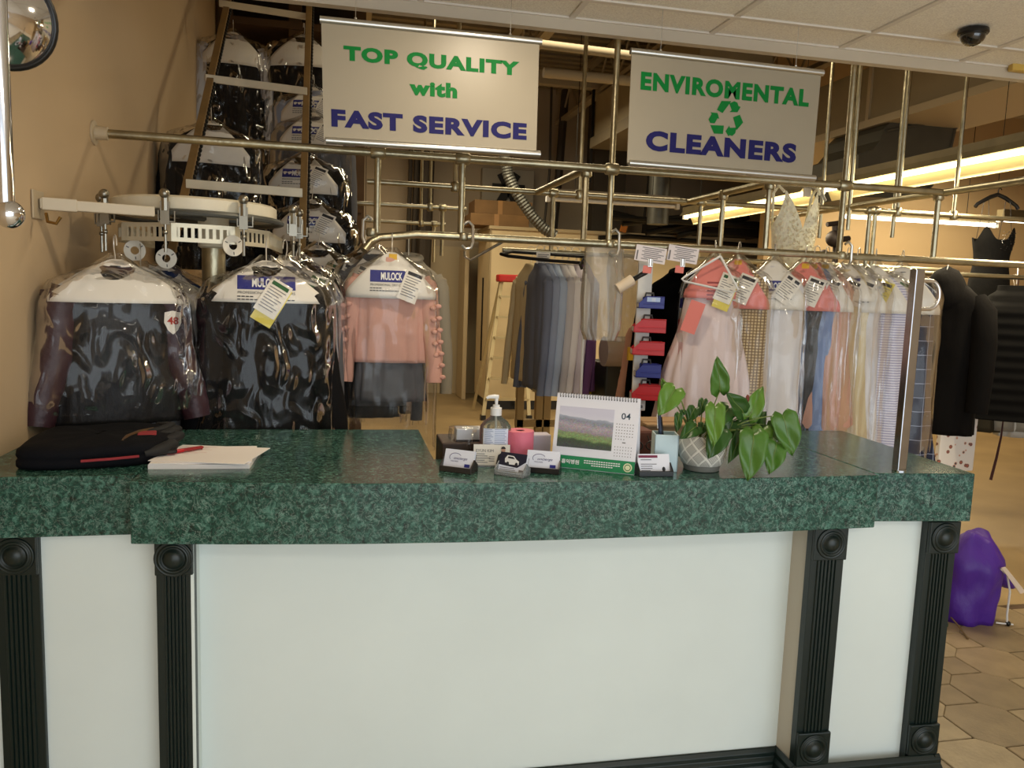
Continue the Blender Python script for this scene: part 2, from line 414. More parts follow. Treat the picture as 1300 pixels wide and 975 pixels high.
panel(-.37, 2.150, 1.375, 2.128, 0, ZB - .004, .03).build('panel', WHITEPANEL, cb)
panel(1.43, 2.055, 1.80, 2.045, 0, ZB, .03).build('panel', WHITEPANEL, cb)
panel(1.850, 2.045, 1.862, 2.69, 0, ZB, .02).build('panel', WHITEPANEL, cb)
panel(1.372, 2.135, 1.380, 2.05, 0, ZB - .004, .02).build('return_panel', mat('cream_melamine', (196, 188, 172), .4), cb)
panel(-.362, 2.07, -.362, 2.16, 0, ZB - .004, .008).build('return_panel', WHITEPANEL, cb)
def pilaster(x, y, w, ang, z1):
    M = Matrix.Translation((x, y, 0)) @ Matrix.Rotation(ang, 4, 'Z'); h = w / 2
    o = MB().box(-h, 0, 0, h, .03, z1 - .001, M); pz = o.build('pilaster', DGREEN, cb, bevel=.002)
    b = MB(); n = 6; fw = (w - .038) / n; zlo, zhi = .135 + w * .98, z1 - w * .98
    for k in range(n):
        xa = -h + .019 + fw * k
        pr = [(xa + fw * .08, 0), (xa + fw * .28, -.0045), (xa + fw * .72, -.0045), (xa + fw * .92, 0)]
        b.prism(pr, zlo, zhi, lambda a, bb, c: M @ Vector((a, bb, c)))
    b.build('fluting', DGREEN, pz)
    for zc in (.135 + w * .49, z1 - w * .49):
        bl = MB().box(-h, -.013, zc - w * .485, h, 0, zc + w * .485, M).build('corner_block', DGREEN, pz, bevel=.003)
        R = M @ Matrix.Translation((0, -.013, zc)) @ Matrix.Rotation(radians(90), 4, 'X')
        MB().lathe([(.0001, .016), (.012, .015), (.022, .009), (.026, .001), (.029, .0005), (.031, .006), (.035, .008), (.038, .005), (.040, .0015), (.043, .004), (.046, .004), (.048, 0)], 32, R).build('rosette', DGREEN, pz, smooth=2)
pilaster(-.795, 2.142, .105, radians(-4), ZB)
pilaster(-.408, 2.073, .092, radians(-3), ZB - .004)
pilaster(1.426, 2.022, .108, radians(-2), ZB - .004)
pilaster(1.812, 2.016, .104, radians(-2), ZB)
pl = MB()
def plinth(pts):
    for (x0, y0), (x1, y1) in zip(pts[:-1], pts[1:]):
        d_ = Vector((x1 - x0, y1 - y0, 0)).normalized(); n_ = Vector((d_.y, -d_.x, 0))
        prof = [(0, 0), (.028, 0), (.028, .075), (.022, .085), (.022, .098), (.012, .108), (.012, .122), (.004, .132), (0, .135)]
        e = d_ * .012
        vs = [Vector((x0, y0, 0)) - e + n_ * a + Vector((0, 0, b)) for a, b in prof] + [Vector((x1, y1, 0)) + e + n_ * a + Vector((0, 0, b)) for a, b in prof]
        n = len(prof); pl.add(vs, [(i, (i + 1) % n, n + (i + 1) % n, n + i) for i in range(n)] + [tuple(range(n - 1, -1, -1)), tuple(range(n, 2 * n))])
plinth([(WX + .02, 2.14), (-.36, 2.07)]); plinth([(-.355, 2.07), (-.355, 2.14)]); plinth([(-.36, 2.145), (1.375, 2.125)]); plinth([(1.372, 2.12), (1.372, 2.02)]); plinth([(1.372, 2.018), (1.862, 2.006)]); plinth([(1.852, 2.01), (1.862, 2.68)])
pl.build('plinth_moulding', DGREEN, cb, bevel=.001, seg=1)
# staff side: back panels and the low shelf in the cut-out
WOODD = mat('dark_brown_laminate', (58, 40, 28), .45, var=(6, .2))
MB().box(-.88, 2.70, 0, .25, 2.72, ZB).build('back_panel', WOODD, cb)
MB().box(1.14, 2.66, 0, 1.86, 2.68, ZB).build('back_panel', WOODD, cb)
MB().box(.275, 2.30, .72, 1.105, 2.70, .74).build('till_shelf', WOODD, cb)
MB().box(.25, 2.27, 0, .27, 2.70, ZB).build('side_panel', WOODD, cb)
MB().box(1.112, 2.27, 0, 1.13, 2.66, ZB).build('side_panel', WOODD, cb)

# ------------------------------------------------------------------ pipe racks
YR, ZU, ZL = 3.30, 2.079, 1.763
rk = thing('pipe_rack', 'double galvanised pipe rail across the shop just behind the counter', 'rack', (.3, YR, ZU))
MB().tube([(WX + .01, YR, ZU), (2.80, YR, ZU)], .0165, 12).build('upper_rail', STEEL, rk, smooth=True)
MB().lathe([(.045, 0), (.045, .006), (.026, .008), (.024, .05), (.0175, .052)], 20, Matrix.Translation((WX + .001, YR, ZU)) @ Matrix.Rotation(radians(90), 4, 'Y')).build('wall_flange', mat('flange_paint', (190, 172, 142), .5), rk, smooth=True)
MB().tube([PY(462, 318, YR - .04), PY(470, 308, YR - .02), PY(482, 301.5, YR), (.30, YR, ZL), (3.9, YR, ZL - .004)], .0165, 12).build('lower_rail', STEEL, rk, smooth=True)
def dropper(px, top, y0=YR, z0=ZL, r=.0135, name='drop_pole'):
    p = PY(px, 250, y0); return MB().tube([(p.x, y0, z0), (p.x, y0, top)], r, 10).build(name, STEEL, rk, smooth=True)
def collar(x, y, z, r=.026, h=.05, ax='Z'):
    M = Matrix.Translation((x, y, z))
    if ax == 'X': M = M @ Matrix.Rotation(radians(90), 4, 'Y')
    return MB().lathe([(r * .8, -h / 2), (r, -h / 2 + .006), (r, h / 2 - .006), (r * .8, h / 2)], 16, M)
for px, top in ((479, ZU), (586, ZU), (775, 2.9), (1071, 2.9)):
    o = dropper(px, top, YR + (.032 if top > 2.5 else 0), ZL - (.0 if top < 2.5 else .01))
    x = PY(px, 250, YR).x
    collar(x, YR, ZU, .025, .06, 'X').build('tee_fitting', STEEL, rk, smooth=True)
def jhook(x, y, z, s=.035, flip=1):
    pts = [(x + flip * s * .9 * sin(a), y, z - .03 + s * 1.5 * -cos(a) * .9) for a in [pi * k / 8 for k in range(-2, 9)]]
    return MB().tube([(x + flip * s * .6, y, z - .02)] * 0 + pts, .0055, 8)
for px, fl_ in ((472, -1), (588, 1), (774, 1), (1070, 1)):
    x = PY(px, 300, YR).x; y = YR - .022
    pts = [(x, y, ZL + .05), (x + fl_ * .018, y, ZL + .062), (x + fl_ * .036, y, ZL + .045), (x + fl_ * .038, y, ZL - .02), (x + fl_ * .03, y, ZL - .045), (x + fl_ * .008, y, ZL - .05), (x - fl_ * .008, y, ZL - .036)]
    MB().tube(pts, .0065, 8).build('rail_hook', BRUSH, rk, smooth=True)
    collar(x, YR, ZL, .024, .034).build('pole_end', STEEL, rk, smooth=True)
MB().tube([PY(590, 319, 3.45), PY(590, 326, 3.44), PY(597, 330, 3.43), PY(640, 306, 3.38)], .006, 8).build('rail_hook', BRUSH, rk, smooth=True)

def backrack(name, label, y, x0, x1, low, drops, ups, zl=ZL, zu=ZU, lows=None, r=.0145):
    o = thing(name, label, 'rack', (x0, y, zu), 0, 'storage pipe racks behind the front rail')
    MB().tube([(x0, y, zu), (x1, y, zu)], r, 10).build('upper_rail', STEEL, o, smooth=True)
    if low: MB().tube([(low[0], y, zl), (low[1], y, zl)], r, 10).build('lower_rail', STEEL, o, smooth=True)
    for x in drops:
        MB().tube([(x, y, zl), (x, y, zu)], r * .85, 8).build('drop_pole', STEEL, o, smooth=True)
        collar(x, y, zu, r * 1.7, .05, 'X').build('tee_fitting', STEEL, o, smooth=True)
    for x in ups:
        MB().tube([(x, y, zu), (x, y, 4.5)], r * .8, 8).build('hanger_pole', STEEL, o, smooth=True)
        collar(x, y, zu, r * 1.6, .05).build('tee_fitting', STEEL, o, smooth=True)
    return o
def XA(px, Y, z=None):
    return PY(px, 260, Y).x
Y2, Y3, Y4 = 4.22, 5.35, 6.75
backrack('storage_rack', 'pipe rack over the row of shirts, second behind the counter', Y2, XA(466, Y2), XA(1035, Y2), (XA(640, Y2), 3.6), [XA(702, Y2), XA(890, Y2)], [XA(577, Y2), XA(735, Y2)])
backrack('storage_rack', 'thin pipe rack crossing the grey back wall, third behind the counter', Y3, XA(442, Y3), XA(592, Y3), None, [XA(562, Y3)], [XA(546, Y3)])
backrack('storage_rack', 'short thin pipe rack lowest on the grey back wall beside wrapped garments', Y4, XA(443, Y4), XA(566, Y4), None, [XA(552, Y4)], [XA(535, Y4)])
rr = backrack('storage_rack', 'pipe rack with the black coats behind the chrome loop post', 4.10, XA(1040, 4.10), 5.2, (XA(1080, 4.10), 5.2), [XA(1105, 4.10), XA(1112, 4.10)], [XA(1140, 4.10), XA(1212, 4.10)], zl=1.735)
def yrack(label, x, y0, y1, poles, ups=()):
    o = thing('cross_rail', label, 'rail', (x, y0, ZU), 0, 'cross rails running to the back')
    MB().tube([(x, y0, ZU + .0), (x, y1, ZU)], .0165, 10).build('rail_pipe', STEEL, o, smooth=True)
    for y in poles:
        MB().tube([(x, y, ZL), (x, y, ZU)], .0135, 8).build('drop_pole', STEEL, o, smooth=True)
        collar(x, y, ZU - .01, .024, .05).build('tee_fitting', STEEL, o, smooth=True)
    for y in ups:
        MB().tube([(x, y, ZU), (x, y, 4.5)], .012, 8).build('hanger_pole', STEEL, o, smooth=True)
yrack('short cross pipe running back from between both signs', PY(748, 218, YR).x, YR, Y2, (YR + .04,))
yrack('cross pipe running back below the recycling sign', PY(985, 229, YR).x, YR, 4.3, (YR + .05, 3.8), ())
yrack('long cross pipe beneath the lit tube, above the black coats', 2.78, 2.2, 4.9, (YR + .03, 4.75), (4.05,))
# thin ceiling rods right of the recycling sign
for px, Y, lab in ((1052, 4.6, 'thin hanging rod just right of the recycling sign'), (1088, 4.0, 'hanging rod paired behind the tall pole right of the recycling sign'), (1146, 4.3, 'hanging rod in front of the grey curved duct')):
    p = PY(px, 150, Y); o = tag(MB().tube([(p.x, Y, 1.95), (p.x, Y, 4.42)], .012, 8).build('hanging_rod', STEEL, smooth=True), lab, 'rod')

# ------------------------------------------------------------------ hanging signs
SIGNM = mat('cream_sign_sheet', (156, 146, 126), .38, var=(3, .03))
def sign(label, c00, c10, c01, c11, texts, wires, extra=None):
    """corner pixels: top-left, top-right, bottom-left, bottom-right"""
    Y = 3.0
    a, b, c, d_ = [PY(*q, Y) for q in (c00, c10, c01, c11)]
    o = thing('hanging_sign', label, 'sign', tuple((c + d_) / 2), 0, 'banner signs over the counter')
    f3 = lambda u, v, e=0: (a * (1 - u) + b * u) * (1 - v) + (c * (1 - u) + d_ * u) * v + Vector((0, -e, 0))
    pn = MB()
    pn.add([f3(0, 0, .003), f3(1, 0, .003), f3(1, 1, .003), f3(0, 1, .003), f3(0, 0, -.003), f3(1, 0, -.003), f3(1, 1, -.003), f3(0, 1, -.003)], [(0, 1, 2, 3), (7, 6, 5, 4), (0, 4, 5, 1), (1, 5, 6, 2), (2, 6, 7, 3), (3, 7, 4, 0)])
    pn.build('sign_panel', SIGNM, o)
    for nm, v in (('top_bar', 0), ('bottom_bar', 1)):
        s_ = f3(-.006 if v == 0 else .01, v); e = f3(1.012 if v == 0 else 1.02, v)
        q = MB().tube([s_, e], .013, 12).build(nm, BRUSH, o, smooth=True)
    for u, px in wires:
        s_ = f3(u, 0) + Vector((0, 0, .01)); MB().tube([s_, (s_.x, Y, CEIL - .003)], .0012, 5).build('wire', BRUSH, o)
        MB().sphere(s_ + Vector((0, 0, .006)), .005, 8, 6).build('wire_clip', BRUSH, o)
    fn = lambda x, z: f3(x, z, .0045)
    for m, items in texts:
        for (t, u0, v0, u1, v1, bold) in items:
            tb = MB(); vs, fs = letters(t, bold, 0, 1.13)
            tb.add([f3(u0 + (u1 - u0) * (x + .5), v1 + (v0 - v1) * (y + .5), .0045) for x, y in vs], fs)
            tb.build('lettering', m, o, recalc=False)
    if extra: extra(o, f3)
    return o
sign('cream hanging sign reading TOP QUALITY with FAST SERVICE', (407.8, 25), (684.5, 53), (411, 178), (680.5, 195.5),
     [(GREEN_INK, [('TOP QUALITY', .095, .195, .906, .34, .055), ('with', .39, .433, .612, .5625, .055)]), (NAVY_INK, [('FAST SERVICE', .036, .732, .95, .883, .055)])], [(.15, 0), (.86, 0)])
def recycle(o, f3):
    for P in ([(620, 378), (674, 380), (630, 446), (598, 428)], [(664, 393), (690, 380), (708, 388), (716, 408), (728, 412), (712, 442), (668, 440), (680, 430)], [(690, 470), (726, 456), (748, 500), (714, 543)],
              [(653, 548), (672, 517), (676, 529), (712, 528), (708, 560), (692, 575), (676, 570), (672, 578)], [(567, 512), (642, 516), (640, 563), (590, 560)], [(563, 441), (602, 445), (614, 478), (604, 475), (590, 503), (565, 500), (555, 480), (571, 450)]):
        vs = [f3((x - 130) / 1038, (y - 106 - (x - 130) * .110) / 606, .0045) for x, y in P]
        MB().add(vs, [tuple(range(len(vs)))]).build('symbol_arrow', GREEN_INK, o, recalc=False)
sign('cream hanging sign reading ENVIROMENTAL CLEANERS with recycling arrows', (802, 65), (1042, 92.5), (796, 206.5), (1030, 226),
     [(GREEN_INK, [('ENVIROMENTAL', .05, .17, .945, .335, .05)]), (NAVY_INK, [('CLEANERS', .09, .69, .90, .875, .055)])], [(.145, 0), (.86, 0)], recycle)

# ------------------------------------------------------------------ left wall fittings
o = thing('chrome_pole', 'chrome hanging pole with ball end beside the beige wall', 'pole', tuple(PY(8, 150, 1.75)))
p0 = PY(12, 272, 1.75)
pc = PY(7, 262, 1.75)
MB().tube([(pc.x, 1.75, p0.z + .01), (pc.x, 1.75, CEIL - .003)], .0165, 20).build('pole', CHROME, o, smooth=True)
MB().sphere((pc.x + .006, 1.75, p0.z), .0275, 24, 14).build('ball_end', CHROME, o, smooth=2)
mp = Vector((WX + .16, 2.60, PX(10, 30, WX).z + .03)); mp = PY(6, 22, 2.30)
dirn = Vector((.62, -.75, -.18)).normalized(); Mq = Matrix.Translation(mp) @ dirn.to_track_quat('Z', 'Y').to_matrix().to_4x4()
o = thing('convex_mirror', 'round convex security mirror with black rim by the chrome pole', 'mirror', tuple(mp))
rm_ = .118; MB().lathe([(rm_ * sin(t_), .055 * (cos(t_ * 1.0) * 1.6 - .6) if False else .045 * (1 - (sin(t_)) ** 2)) for t_ in [pi / 2 * k / 14 for k in range(14, -1, -1)]][:-1] + [(.0005, .045)], 40, Mq, cap=False).build('mirror_face', CHROME, o, smooth=2)
MB().tube([Mq @ Vector((rm_ * cos(2 * pi * k / 40), rm_ * sin(2 * pi * k / 40), 0)) for k in range(40)], .009, 10, closed=True).build('rim', BLACKP, o, smooth=True)
MB().lathe([(rm_, -.004), (rm_ * .6, -.03), (.03, -.05)], 32, Mq).build('backing', BLACKP, o, smooth=True)
MB().tube([mp - dirn * .05, Vector((WX + .005, mp.y + .12, mp.z))], .012, 8).build('bracket', BLACKP, o)
o = thing('wall_bracket_arm', 'cream square-section arm bolted to the beige wall, steadying the conveyor', 'bracket', (WX, 2.70, 1.76))
MB().box(WX + .002, 2.655, 1.715, WX + .008, 2.745, 1.80).build('wall_plate', mat('flange_paint', (190, 172, 142), .5), o, bevel=.002)
aM = Matrix.Translation((WX + .01, 2.70, 1.762)) @ Matrix.Rotation(radians(18), 4, 'Z')
MB().box(0, -.014, -.016, .32, .014, .016, aM).build('arm', mat('arm_paint', (206, 192, 166), .45), o, bevel=.003)
MB().box(0.005, -.017, -.019, .10, .017, .019, aM).build('sleeve', mat('arm_paint', (206, 192, 166), .45), o, bevel=.003)
MB().tube([(WX + .04, 2.66, 1.73), (WX + .05, 2.64, 1.705), (WX + .075, 2.635, 1.70), (WX + .085, 2.64, 1.72)], .005, 8).build('hook', mat('brass', (150, 120, 70), .4, 1), o, smooth=True)

# ------------------------------------------------------------------ conveyor carousel at the left
CREAM_E = mat('cream_enamel', (226, 216, 190), .4, var=(9, .08))
CH = Vector((-.525, 3.14, 1.80)); CR = .285
cv = thing('garment_conveyor', 'oval garment conveyor with cream wheel and perforated link chain', 'conveyor', tuple(CH))
MB().lathe([(CR - .10, -.026), (CR - .012, -.028), (CR, -.018), (CR, .018), (CR - .012, .026), (CR - .10, .024)], 56, Matrix.Translation(CH)).build('wheel', CREAM_E, cv, smooth=True)
MB().tube([CH + Vector(((CR + .018) * cos(2 * pi * k / 48), (CR + .018) * sin(2 * pi * k / 48), -.032)) for k in range(48)], .010, 8, closed=True).build('guide_tube', GALV, cv, smooth=True)
MB().tube([CH + Vector((.06, .0, .0)), (CH.x + .06, CH.y, 0)], .042, 20).build('column', STEEL, cv, smooth=True)
collar(CH.x + .06, CH.y, 1.725, .055, .12).build('hub', CREAM_E, cv, smooth=True)
for k in range(3):
    a = 2 * pi * k / 3 + .3
    MB().tube([CH + Vector((.06, 0, -.03)), CH + Vector(((CR - .08) * cos(a), (CR - .08) * sin(a), -.03))], .012, 6).build('spoke', GALV, cv)
LINK = mat('zinc_link', (214, 204, 178), .38, .35)
def link(p, q, z, h=.062):
    d_ = (q - p); L_ = d_.length; d_.normalize(); n_ = Vector((d_.y, -d_.x, 0))
    M = Matrix(((d_.x, n_.x, 0, p.x), (d_.y, n_.y, 0, p.y), (0, 0, 1, z), (0, 0, 0, 1)))
    mb = MB(); nh = max(3, int((L_ - .05) / .021)); x0 = .022; pitch = (L_ - 2 * x0) / nh; t_ = .0015
    mb.box(0, -t_, -h / 2, x0, t_, h / 2, M); mb.box(L_ - x0, -t_, -h / 2, L_, t_, h / 2, M)
    mb.box(x0, -t_, h * .27, L_ - x0, t_, h / 2, M); mb.box(x0, -t_, -h / 2, L_ - x0, t_, -h * .27, M)
    for k in range(nh + 1):
        xx = x0 + pitch * k; mb.box(xx - pitch * .24, -t_, -h * .27, xx + pitch * .24, t_, h * .27, M)
    return mb
ang = [radians(v) for v in (-176, -146, -98, -52, -8)]
pts = [CH + Vector((.262 * cos(a), .262 * sin(a), 0)) for a in ang]
for p, q in zip(pts[:-1], pts[1:]): link(Vector((p.x, p.y, 0)), Vector((q.x, q.y, 0)), 1.705).build('chain_link', LINK, cv)
for p, q in ((pts[-1], CH + Vector((.27, .5, 0))), (pts[0], CH + Vector((-.262, .55, 0)))): link(Vector((p.x, p.y, 0)), Vector((q.x, q.y, 0)), 1.705).build('chain_link', LINK, cv)
HK = mat('hanger_bracket_steel', (150, 145, 132), .3, 1)
for i, p in enumerate(pts[:-1] + [pts[-1] + Vector((.03, .05, 0)), pts[-1] + Vector((.05, .18, 0))]):
    o2 = p + (p - Vector((CH.x, CH.y, p.z))).normalized() * .055
    b = MB().tube([(o2.x, o2.y, 1.835), (o2.x, o2.y, 1.77)], .012, 8); b.box(o2.x - .014, o2.y - .006, 1.725, o2.x + .014, o2.y + .006, 1.80)
    b.sphere((o2.x, o2.y - .004, 1.825), .017, 12, 8)
    b.tube([(o2.x, o2.y, 1.73), (o2.x, o2.y, 1.635)], .005, 8); b.sphere((o2.x, o2.y, 1.70), .009, 8, 6)
    b.tube([(o2.x - .02, o2.y, 1.77), (o2.x - .02, o2.y, 1.735), (o2.x + .03, o2.y, 1.735), (o2.x + .03, o2.y, 1.77)], .004, 6)
    b.build('trolley', HK, cv, smooth=True)
DISC = mat('disc_enamel', (226, 218, 200), .4)
for px, py, Y, nm in ((296, 312, 2.92, '77'), (171, 318, 3.02, '74'), (211, 328, 3.05, '75')):
    c = PY(px, py, Y); M = Matrix.Translation(c) @ Matrix.Rotation(radians(90), 4, 'X') @ Matrix.Rotation(radians(25), 4, 'Y')
    MB().lathe([(.014, -.0015), (.036, -.0015), (.036, .0015), (.014, .0015), (.014, -.0015)], 28, M, cap=False).build('number_disc', DISC, cv, recalc=True)
    nb = MB()
    for k in range(3):
        a = 2 * pi * k / 3 + .6; rect(nb, lambda x, z: M @ Vector((x, z, .0022)), -.004, -.0015, .006, .0015, 1, a, .025 * cos(a), .025 * sin(a))
    nb.build('disc_print', DARK_INK, cv, recalc=False)
# climbing rails of the conveyor: two uprights with chain and cross bars
A0, A1 = PY(237, 236, 3.75), PY(292, -10, 5.3); B0, B1 = PY(383, 325, 3.70), PY(393, -10, 5.3)
TANP = mat('tan_rail_paint', (140, 112, 70), .5, var=(8, .15))
iv = thing('conveyor_incline', 'leaning ladder-like incline of the conveyor with cream cross bars', 'conveyor', tuple(A0))
def flat(p, q, w, t_):
    d_ = (q - p).normalized(); sd = Vector((1, 0, 0)); sd = (sd - d_ * sd.dot(d_)).normalized(); n_ = d_.cross(sd)
    return MB().add([p + sd * a + n_ * b for a, b in ((-w, -t_), (w, -t_), (w, t_), (-w, t_))] + [q + sd * a + n_ * b for a, b in ((-w, -t_), (w, -t_), (w, t_), (-w, t_))], [(0, 1, 2, 3), (7, 6, 5, 4), (0, 4, 5, 1), (1, 5, 6, 2), (2, 6, 7, 3), (3, 7, 4, 0)])
AL = A0 + (A0 - A1) * .25
flat(AL, A1, .017, .012).build('side_rail', TANP, iv, bevel=.002); flat(B0, B1, .017, .012).build('side_rail', TANP, iv, bevel=.002)
for P, Q in ((AL, A1), (B0, B1)):
    ch = MB(); n = 70
    for k in range(n):
        c = P + (Q - P) * (k / n) + Vector((.022, .01, 0)); ch.sphere(c, .0085, 6, 4, (1, 1, 1.5))
    ch.build('roller_chain', DARKM, iv, smooth=True)
for (l, r_, Y) in (((278, 4), (394, 22), 5.15), ((261, 99), (390, 116), 4.50), ((236, 233), (384, 245), 3.72)):
    flat(PY(*l, Y), PY(*r_, Y), .004, .018)  # orientation helper
    p, q = PY(*l, Y - .03), PY(*r_, Y - .03)
    MB().add([p + Vector((0, y_, z_)) for y_, z_ in ((-.006, -.019), (.006, -.019), (.006, .019), (-.006, .019))] + [q + Vector((0, y_, z_)) for y_, z_ in ((-.006, -.019), (.006, -.019), (.006, .019), (-.006, .019))], [(0, 1, 2, 3), (7, 6, 5, 4), (0, 4, 5, 1), (1, 5, 6, 2), (2, 6, 7, 3), (3, 7, 4, 0)]).build('cross_bar', CREAM_E, iv, bevel=.002)

# ------------------------------------------------------------------ garments
def smoothstep(a, b, x):
    t_ = max(0, min(1, (x - a) / (b - a))); return t_ * t_ * (3 - 2 * t_)
def interp(prof, z):
    for (z0, *a), (z1, *b) in zip(prof[:-1], prof[1:]):
        if z1 <= z <= z0:
            k = (z0 - z) / (z0 - z1); k = k * k * (3 - 2 * k) * .5 + k * .5
            return [p + (q - p) * k for p, q in zip(a, b)]
    return list(prof[-1][1:] if z < prof[-1][0] else prof[0][1:])
def hull(prof, nf, amp, seed, n=64, m=30, crumple=0, cs=9, ex=2.4, z0=None, z1=None):
    rng = random.Random(seed); ph = [rng.uniform(0, 6.28) for _ in range(3)]
    zt = prof[0][0] if z0 is None else z0; zb = prof[-1][0] if z1 is None else z1; rings = []
    for j in range(m + 1):
        z = zt + (zb - zt) * (j / m) ** 1.15; a, b = interp(prof, z); k = smoothstep(0, 1, j / m); ring = []
        for i in range(n):
            th = 2 * pi * i / n; c, s_ = cos(th), sin(th)
            x = a * abs(c) ** (2 / ex) * (1 if c >= 0 else -1); y = b * abs(s_) ** (2 / ex) * (1 if s_ >= 0 else -1)
            w = amp * k * (sin(nf * th + ph[0] + .8 * sin(3 * z + ph[1])) + .5 * sin((nf * 2 + 1) * th + ph[2]))
            nz = noise.noise(Vector((x * cs, y * cs, z * cs * .5 + seed * 3.1))) * crumple + noise.noise(Vector((x * cs * 2.7, y * cs * 2.7, z * cs * 1.1 + seed))) * crumple * .5
            x *= 1 + w * .35; y = y * (1 + w) + (nz * (1 if s_ >= 0 else -1)); x += nz * .4 * c
            ring.append(Vector((x, y, z)))
        rings.append(ring)
    return rings
FABMEM = {}
def fabric(name, rgb, rough=.85, bs=14, bstr=.35, st=(1, 1, .35), **k):
    return mat(name, rgb, rough, bump=(bs, bstr, .02), stretch=st, spec=.12, **k)
def loc_pt(x, y, z): return Vector((x, y, z))
LABELS = []
def wrapped(label, hook, rz, hw, length, cloth, kind='jacket', cape='white', logo=True, ticket='green', bag=True, baglen=None, depth=.075, sleeve=None, seed=0, name='wrapped_garment', cat='garment', group=None, prof=None, nf=9, amp=.12, hangerm=None, tkx=.45, film_m=None, tag_clip=None, capew=1.0, capeh=.2, capm=None, cat_logo=None, slen=.62, tkrot=-.35, flare=0):
    o = thing(name, label, cat, tuple(hook), rz, group); L_ = dict(local=True)
    W_ = hw; sh = -.10
    # wire hanger, its hook resting over the rail
    hk = [(0, .0 + .022 * sin(a) - .006, .004 + .022 * cos(a)) for a in [radians(v) for v in (-110, -70, -30, 0, 40, 80, 120)]]
    hk = [(0, p[1], p[2]) for p in hk]
    hb = MB().tube([(0, -.026, -.012)] + [(0, -.024 * cos(radians(v)) + .0, .022 * sin(radians(v))) for v in (0, 30, 60, 90, 120, 150, 180)] + [(0, .022, -.02), (0, .004, -.045), (0, 0, -.075)], .0022, 6)
    hb.tube([(0, 0, -.075), (W_ * .5, 0, -.115), (W_ * .93, 0, -.17), (-W_ * .93, 0, -.17), (-W_ * .5, 0, -.115), (0, 0, -.075)], .0022, 6)
    hb.build('wire_hanger', hangerm or WIRE, o, smooth=True, **L_)
    D = depth
    if prof is None:
        if kind in ('jacket', 'shirt', 'coat'):
            prof = [(-.075, .035, .03), (-.10, W_ * .45, D * .6), (-.155, W_ * .86, D * .85), (-.20, W_ * .96, D), (-.40, W_ * .94, D * 1.05), (-length * .8, W_ * (.97 + flare * .8), D), (-length, W_ * (1.0 + flare), D)]
        elif kind == 'trousers':
            prof = [(-.16, W_ * .9, .02), (-.19, W_ * .92, .03), (-.5, W_ * .8, .04), (-length, W_ * .74, .045)]
        else:
            prof = [(-.08, .04, .03), (-.11, W_ * .5, D * .6), (-.17, W_ * .85, D * .8), (-.33, W_ * .7, D), (-.5, W_ * .75, D * 1.1), (-length, W_ * 1.05, D * 1.4)]
    rings = hull(prof, nf, amp, seed, crumple=.006)
    MB().loft(rings).build('body', cloth, o, smooth=2, **L_)
    if kind in ('jacket', 'shirt', 'coat'):
        for s_ in (-1, 1):
            fl_ = 1 + flare; pts = [(s_ * W_ * .78, 0, -.155), (s_ * W_ * .92, -.004, -.21), (s_ * (W_ * 1.02), -.012, -.36), (s_ * (W_ * 1.05 * (1 + flare * .6) + .012), -.03, -.36 - (slen - .2) * .55), (s_ * (W_ * 1.06 * fl_ + .012), -.045, -.16 - slen)]
            q = []
            for i in range(len(pts) - 1):
                for k in range(4):
                    t_ = k / 4; q.append(Vector(pts[i]).lerp(Vector(pts[i + 1]), t_))
            q.append(Vector(pts[-1])); r_ = [D * (.55 if i < 2 else .82 - .32 * i / len(q)) * (1 + .035 * sin(i * 2.1 + seed)) for i in range(len(q))]
            MB().tube(q, r_, 14).build('sleeve', sleeve or cloth, o, smooth=True, **L_)
        if kind != 'shirt':
            MB().tube([(.05 * cos(a), .03 * sin(a) - .008, -.085 + .01 * sin(a)) for a in [2 * pi * k / 16 for k in range(16)]], .016, 8, closed=True).build('collar', sleeve or cloth, o, smooth=True, **L_)
    ztop, zbot = -.055, -.075 - capeh
    def surf(x, z, e=.0):
        s_ = smoothstep(-.03, -.22, z); w = max(.02, W_ * 1.08 * capew)
        return Vector((x, -(.014 + (D * 1.0 + .012) * s_ * sqrt(max(.12, 1 - (x / w) ** 2))) - e, z))
    if cape:
        cm = capm or {'white': PAPER, 'pink': PINKP}[cape]
        def cf(u, v):
            z = ztop + (zbot - ztop) * v; hwid = W_ * capew * min(1, .07 + 1.06 * v ** .8); x = (u * 2 - 1) * hwid
            p = surf(x, z); return p
        c = MB().grid(cf, 14, 10)
        nb = len(c.v)
        c.grid(lambda u, v: (lambda p: Vector((p.x, -p.y * .9, p.z)))(cf(u, v)), 14, 10)
        co = c.build('paper_cape', cm, o, smooth=2, solid=.0012, recalc=False, **L_)
        if logo:
            lw = W_ * .98; zc = (ztop + zbot) / 2 - .028; f2 = lambda x, z: surf(x, z, .003); f3 = lambda x, z: surf(x, z, .005)
            bx = MB(); x0 = -lw * .55
            for k in range(8): rect(bx, f2, x0 + lw * 1.1 * k / 8, zc, x0 + lw * 1.1 * (k + 1) / 8, zc + .047)
            bx.build('logo_band', INK, co, recalc=False, **L_)
            tx = MB(); put(tx, 'MULOCK', f3, -.0, zc + .0235, lw * .55, .031, .03); tx.build('lettering', WHITE_INK, co, recalc=False, **L_)
            tx = MB(); put(tx, 'PROFESSIONAL DRY CLEANERS', f2, 0, zc - .011, lw * 1.08, .0085, 0)
            for zz, ww in ((-.026, .35), (-.036, 1.0)):
                for k in range(int(14 * ww)): rect(tx, f2, x0 + lw * .078 * k, zc + zz, x0 + lw * .078 * k + lw * .062, zc + zz + .0035)
            tx.build('print', DARK_INK, co, recalc=False, **L_)
        elif cape == 'pink':
            tx = MB(); f2 = lambda x, z: surf(x, z, .003)
            for k in range(5): rect(tx, f2, -.03, -.17 - k * .018, .03, -.162 - k * .018)
